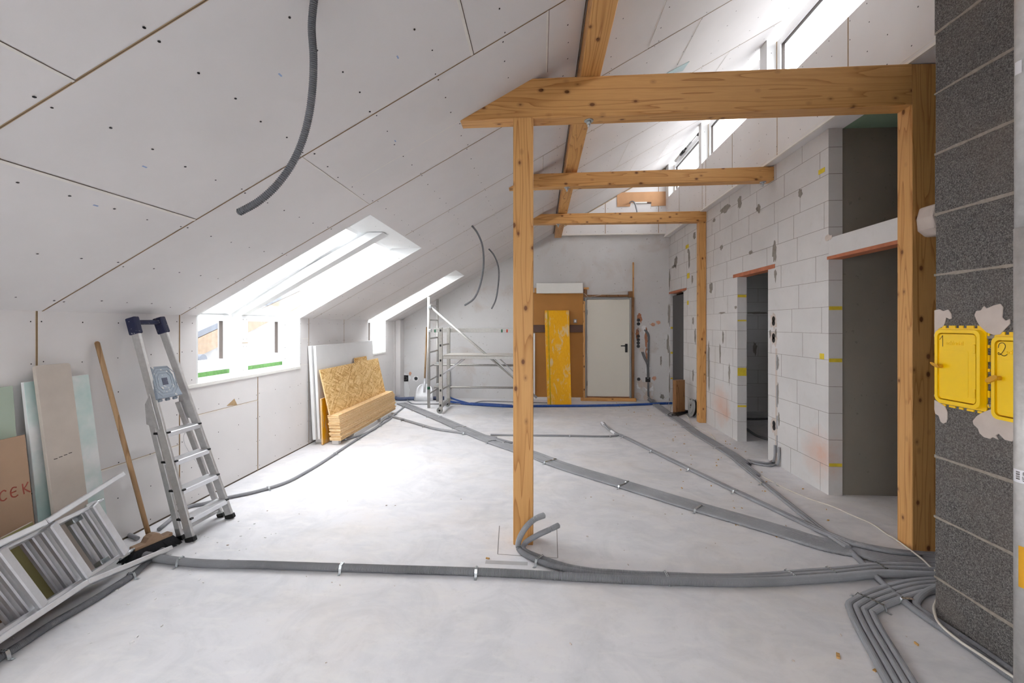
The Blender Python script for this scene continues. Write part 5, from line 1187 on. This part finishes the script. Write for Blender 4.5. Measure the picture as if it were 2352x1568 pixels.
# window actuator on the third clerestory window
wa=thing('window_actuator','black and grey window opener under the ceiling at the far clerestory window','window opener',tuple(at(1545,372,X=2.70)))
zc=4.86
for (ya_,yb2,r,mt) in ((8.85,8.52,.028,'white_dull'),(8.52,8.36,.03,'black'),(8.30,8.22,.02,'black'),(8.18,7.96,.016,'drumgrey')):
    m=MB(); m.cyl((2.675,ya_,zc),(2.675,yb2,zc),r,M[mt],12); m.build('actuator_section',wa)
m=MB(); m.cyl((2.675,8.4,zc),(2.675,7.42,zc),.008,M['drumgrey'],8); m.build('rod',wa)
m=MB(); m.cyl((2.675,7.62,zc-.02),(2.675,7.54,zc-.02),.022,M['black'],12); m.build('bracket',wa)
# ------------------------------------------------------------------ outside and small debris
nh=thing('neighbour_house','neighbouring house with a boarded gable verge seen through the left window','house',(-12,9,-3.1))
# gable faces +X; verge rises away from the near corner
X=-9.0
def hp(x,y,dx=0.0): return at(x,y,X=X+dx)
e0=hp(455,775); e1=hp(640,690); d=(e1-e0)
m=MB(); m.prism([e0-d*.25,e1+d*.4,e1+d*.4+Vector((0,0,.16)),e0-d*.25+Vector((0,0,.16))],(-6,0,0),M['house_roof']); m.build('roof',nh)
m=MB(); m.prism([e0-d*.05-Vector((0,0,.50)),e1+d*.4-Vector((0,0,.62)),e1+d*.4-Vector((0,0,.02)),e0-d*.05-Vector((0,0,.02))],(-.08,0,0),M['house_wood']); m.build('verge_board',nh)
m=MB(); g=e0+d*.12; m.box((X-6,g.y,-3.1),(X-.5,g.y+9,g.z+.1),M['house_wall']); m.build('wall',nh)
m=MB(); g0=e0-d*.02-Vector((0,0,.55)); m.cyl(g0+Vector((.2,0,0)),g0+Vector((-6,0,0)),.14,M['house_roof'],14); m.build('gutter',nh)
rr=random.Random(21)
for i,(x,y) in enumerate(((-13.5,6.0),(-15,8.2),(-17,10.5))):
    t=thing('bare_tree','bare twiggy tree outside the left window, %s'%['nearest','middle one','farthest'][i],'tree',(x,y,-3.1),'bare trees outside'); m=MB(); m.tube([(x,y,-3.1),(x+.05,y,-1),(x,y+.1,.6)],lambda u:.10*(1-.6*u),M['bark'],8); m.build('trunk',t)
    m=MB()
    for k in range(60):
        z=rr.uniform(-1.2,.8); a=rr.uniform(0,6.28); L=rr.uniform(.5,1.3); p=Vector((x,y,z)); q=p+Vector((math.cos(a)*L*.6,math.sin(a)*L*.6,L)); s=q+Vector((rr.uniform(-.3,.3),rr.uniform(-.3,.3),rr.uniform(.2,.5))); m.tube([p,q,s],lambda u:.014*(1-.8*u),M['bark'],4)
    tag(m.build('twigs',t),kind='stuff')
# crumbs of wood and mortar on the floor
m=MB(); rr=random.Random(33)
def crumb(x,y,s,mat):
    a=rr.uniform(0,3.14); u=Vector((math.cos(a),math.sin(a),0)); v=Vector((-u.y,u.x,0)); k=rr.uniform(.3,.7); h=s*rr.uniform(.25,.5)
    m.obox((x,y,h),u*s,v*s*k,(0,0,h),mat)
for i in range(170):
    t=rr.random()
    if t<.45: y=rr.uniform(3.4,9.1); x=lerp(1.35,2.6,rr.random()); mt=M['crumb']; s=rr.uniform(.004,.011)
    elif t<.7: y=rr.uniform(1.7,4.2); x=rr.uniform(-2.4,2.1); mt=M['putty']; s=rr.uniform(.0025,.007)
    else: y=rr.uniform(2.0,3.4); x=rr.uniform(-2.9,-2.0); mt=M['eps']; s=rr.uniform(.003,.008)
    crumb(x,y,s,mt)
for x,y,s in ((1120,1283,.012),(2215,1365,.010),(1990,1370,.009),(2080,1330,.012),(1925,1508,.016),(2105,1480,.010),(2010,1540,.009)):
    p=fl(x,y); crumb(p.x,p.y,s,M['crumb'])
tag(m.build('debris_crumbs'),'wood and mortar crumbs scattered over the screed floor','debris',kind='stuff')
# hairline of the screed patch around the front post
m=MB()
for L in (((1147,1207),(1143,1272),(1215,1277),(1281,1281),(1279,1213)),):
    Q=[fl(x,y,.0012) for x,y in L]
    for a,b in zip(Q,Q[1:]):
        d=(b-a).normalized(); s=Vector((d.y,-d.x,0))*.0028; m.poly([a-s,b-s,b+s,a+s],M['patchline'])
for L,w in ((((1115,1290),(1212,1294)),.022),):
    a,b=[fl(x,y,.0009) for x,y in L]; d=(b-a).normalized(); s=Vector((d.y,-d.x,0))*w; m.poly([a-s,b-s,b+s,a+s],plain('grey_streak',(176,175,176),.05,9,.8))  # slightly greyer streak drawn on the floor
struct(m.build('trim_61'))
m=MB(); m.box((2.87,YR,3.98),(10.5,YB+.5,4.08),M['bounce_slab']); struct(m.build('unseen_bounce_slab'))  # added slab outside, unseen, reflects sky light up onto the right ceiling
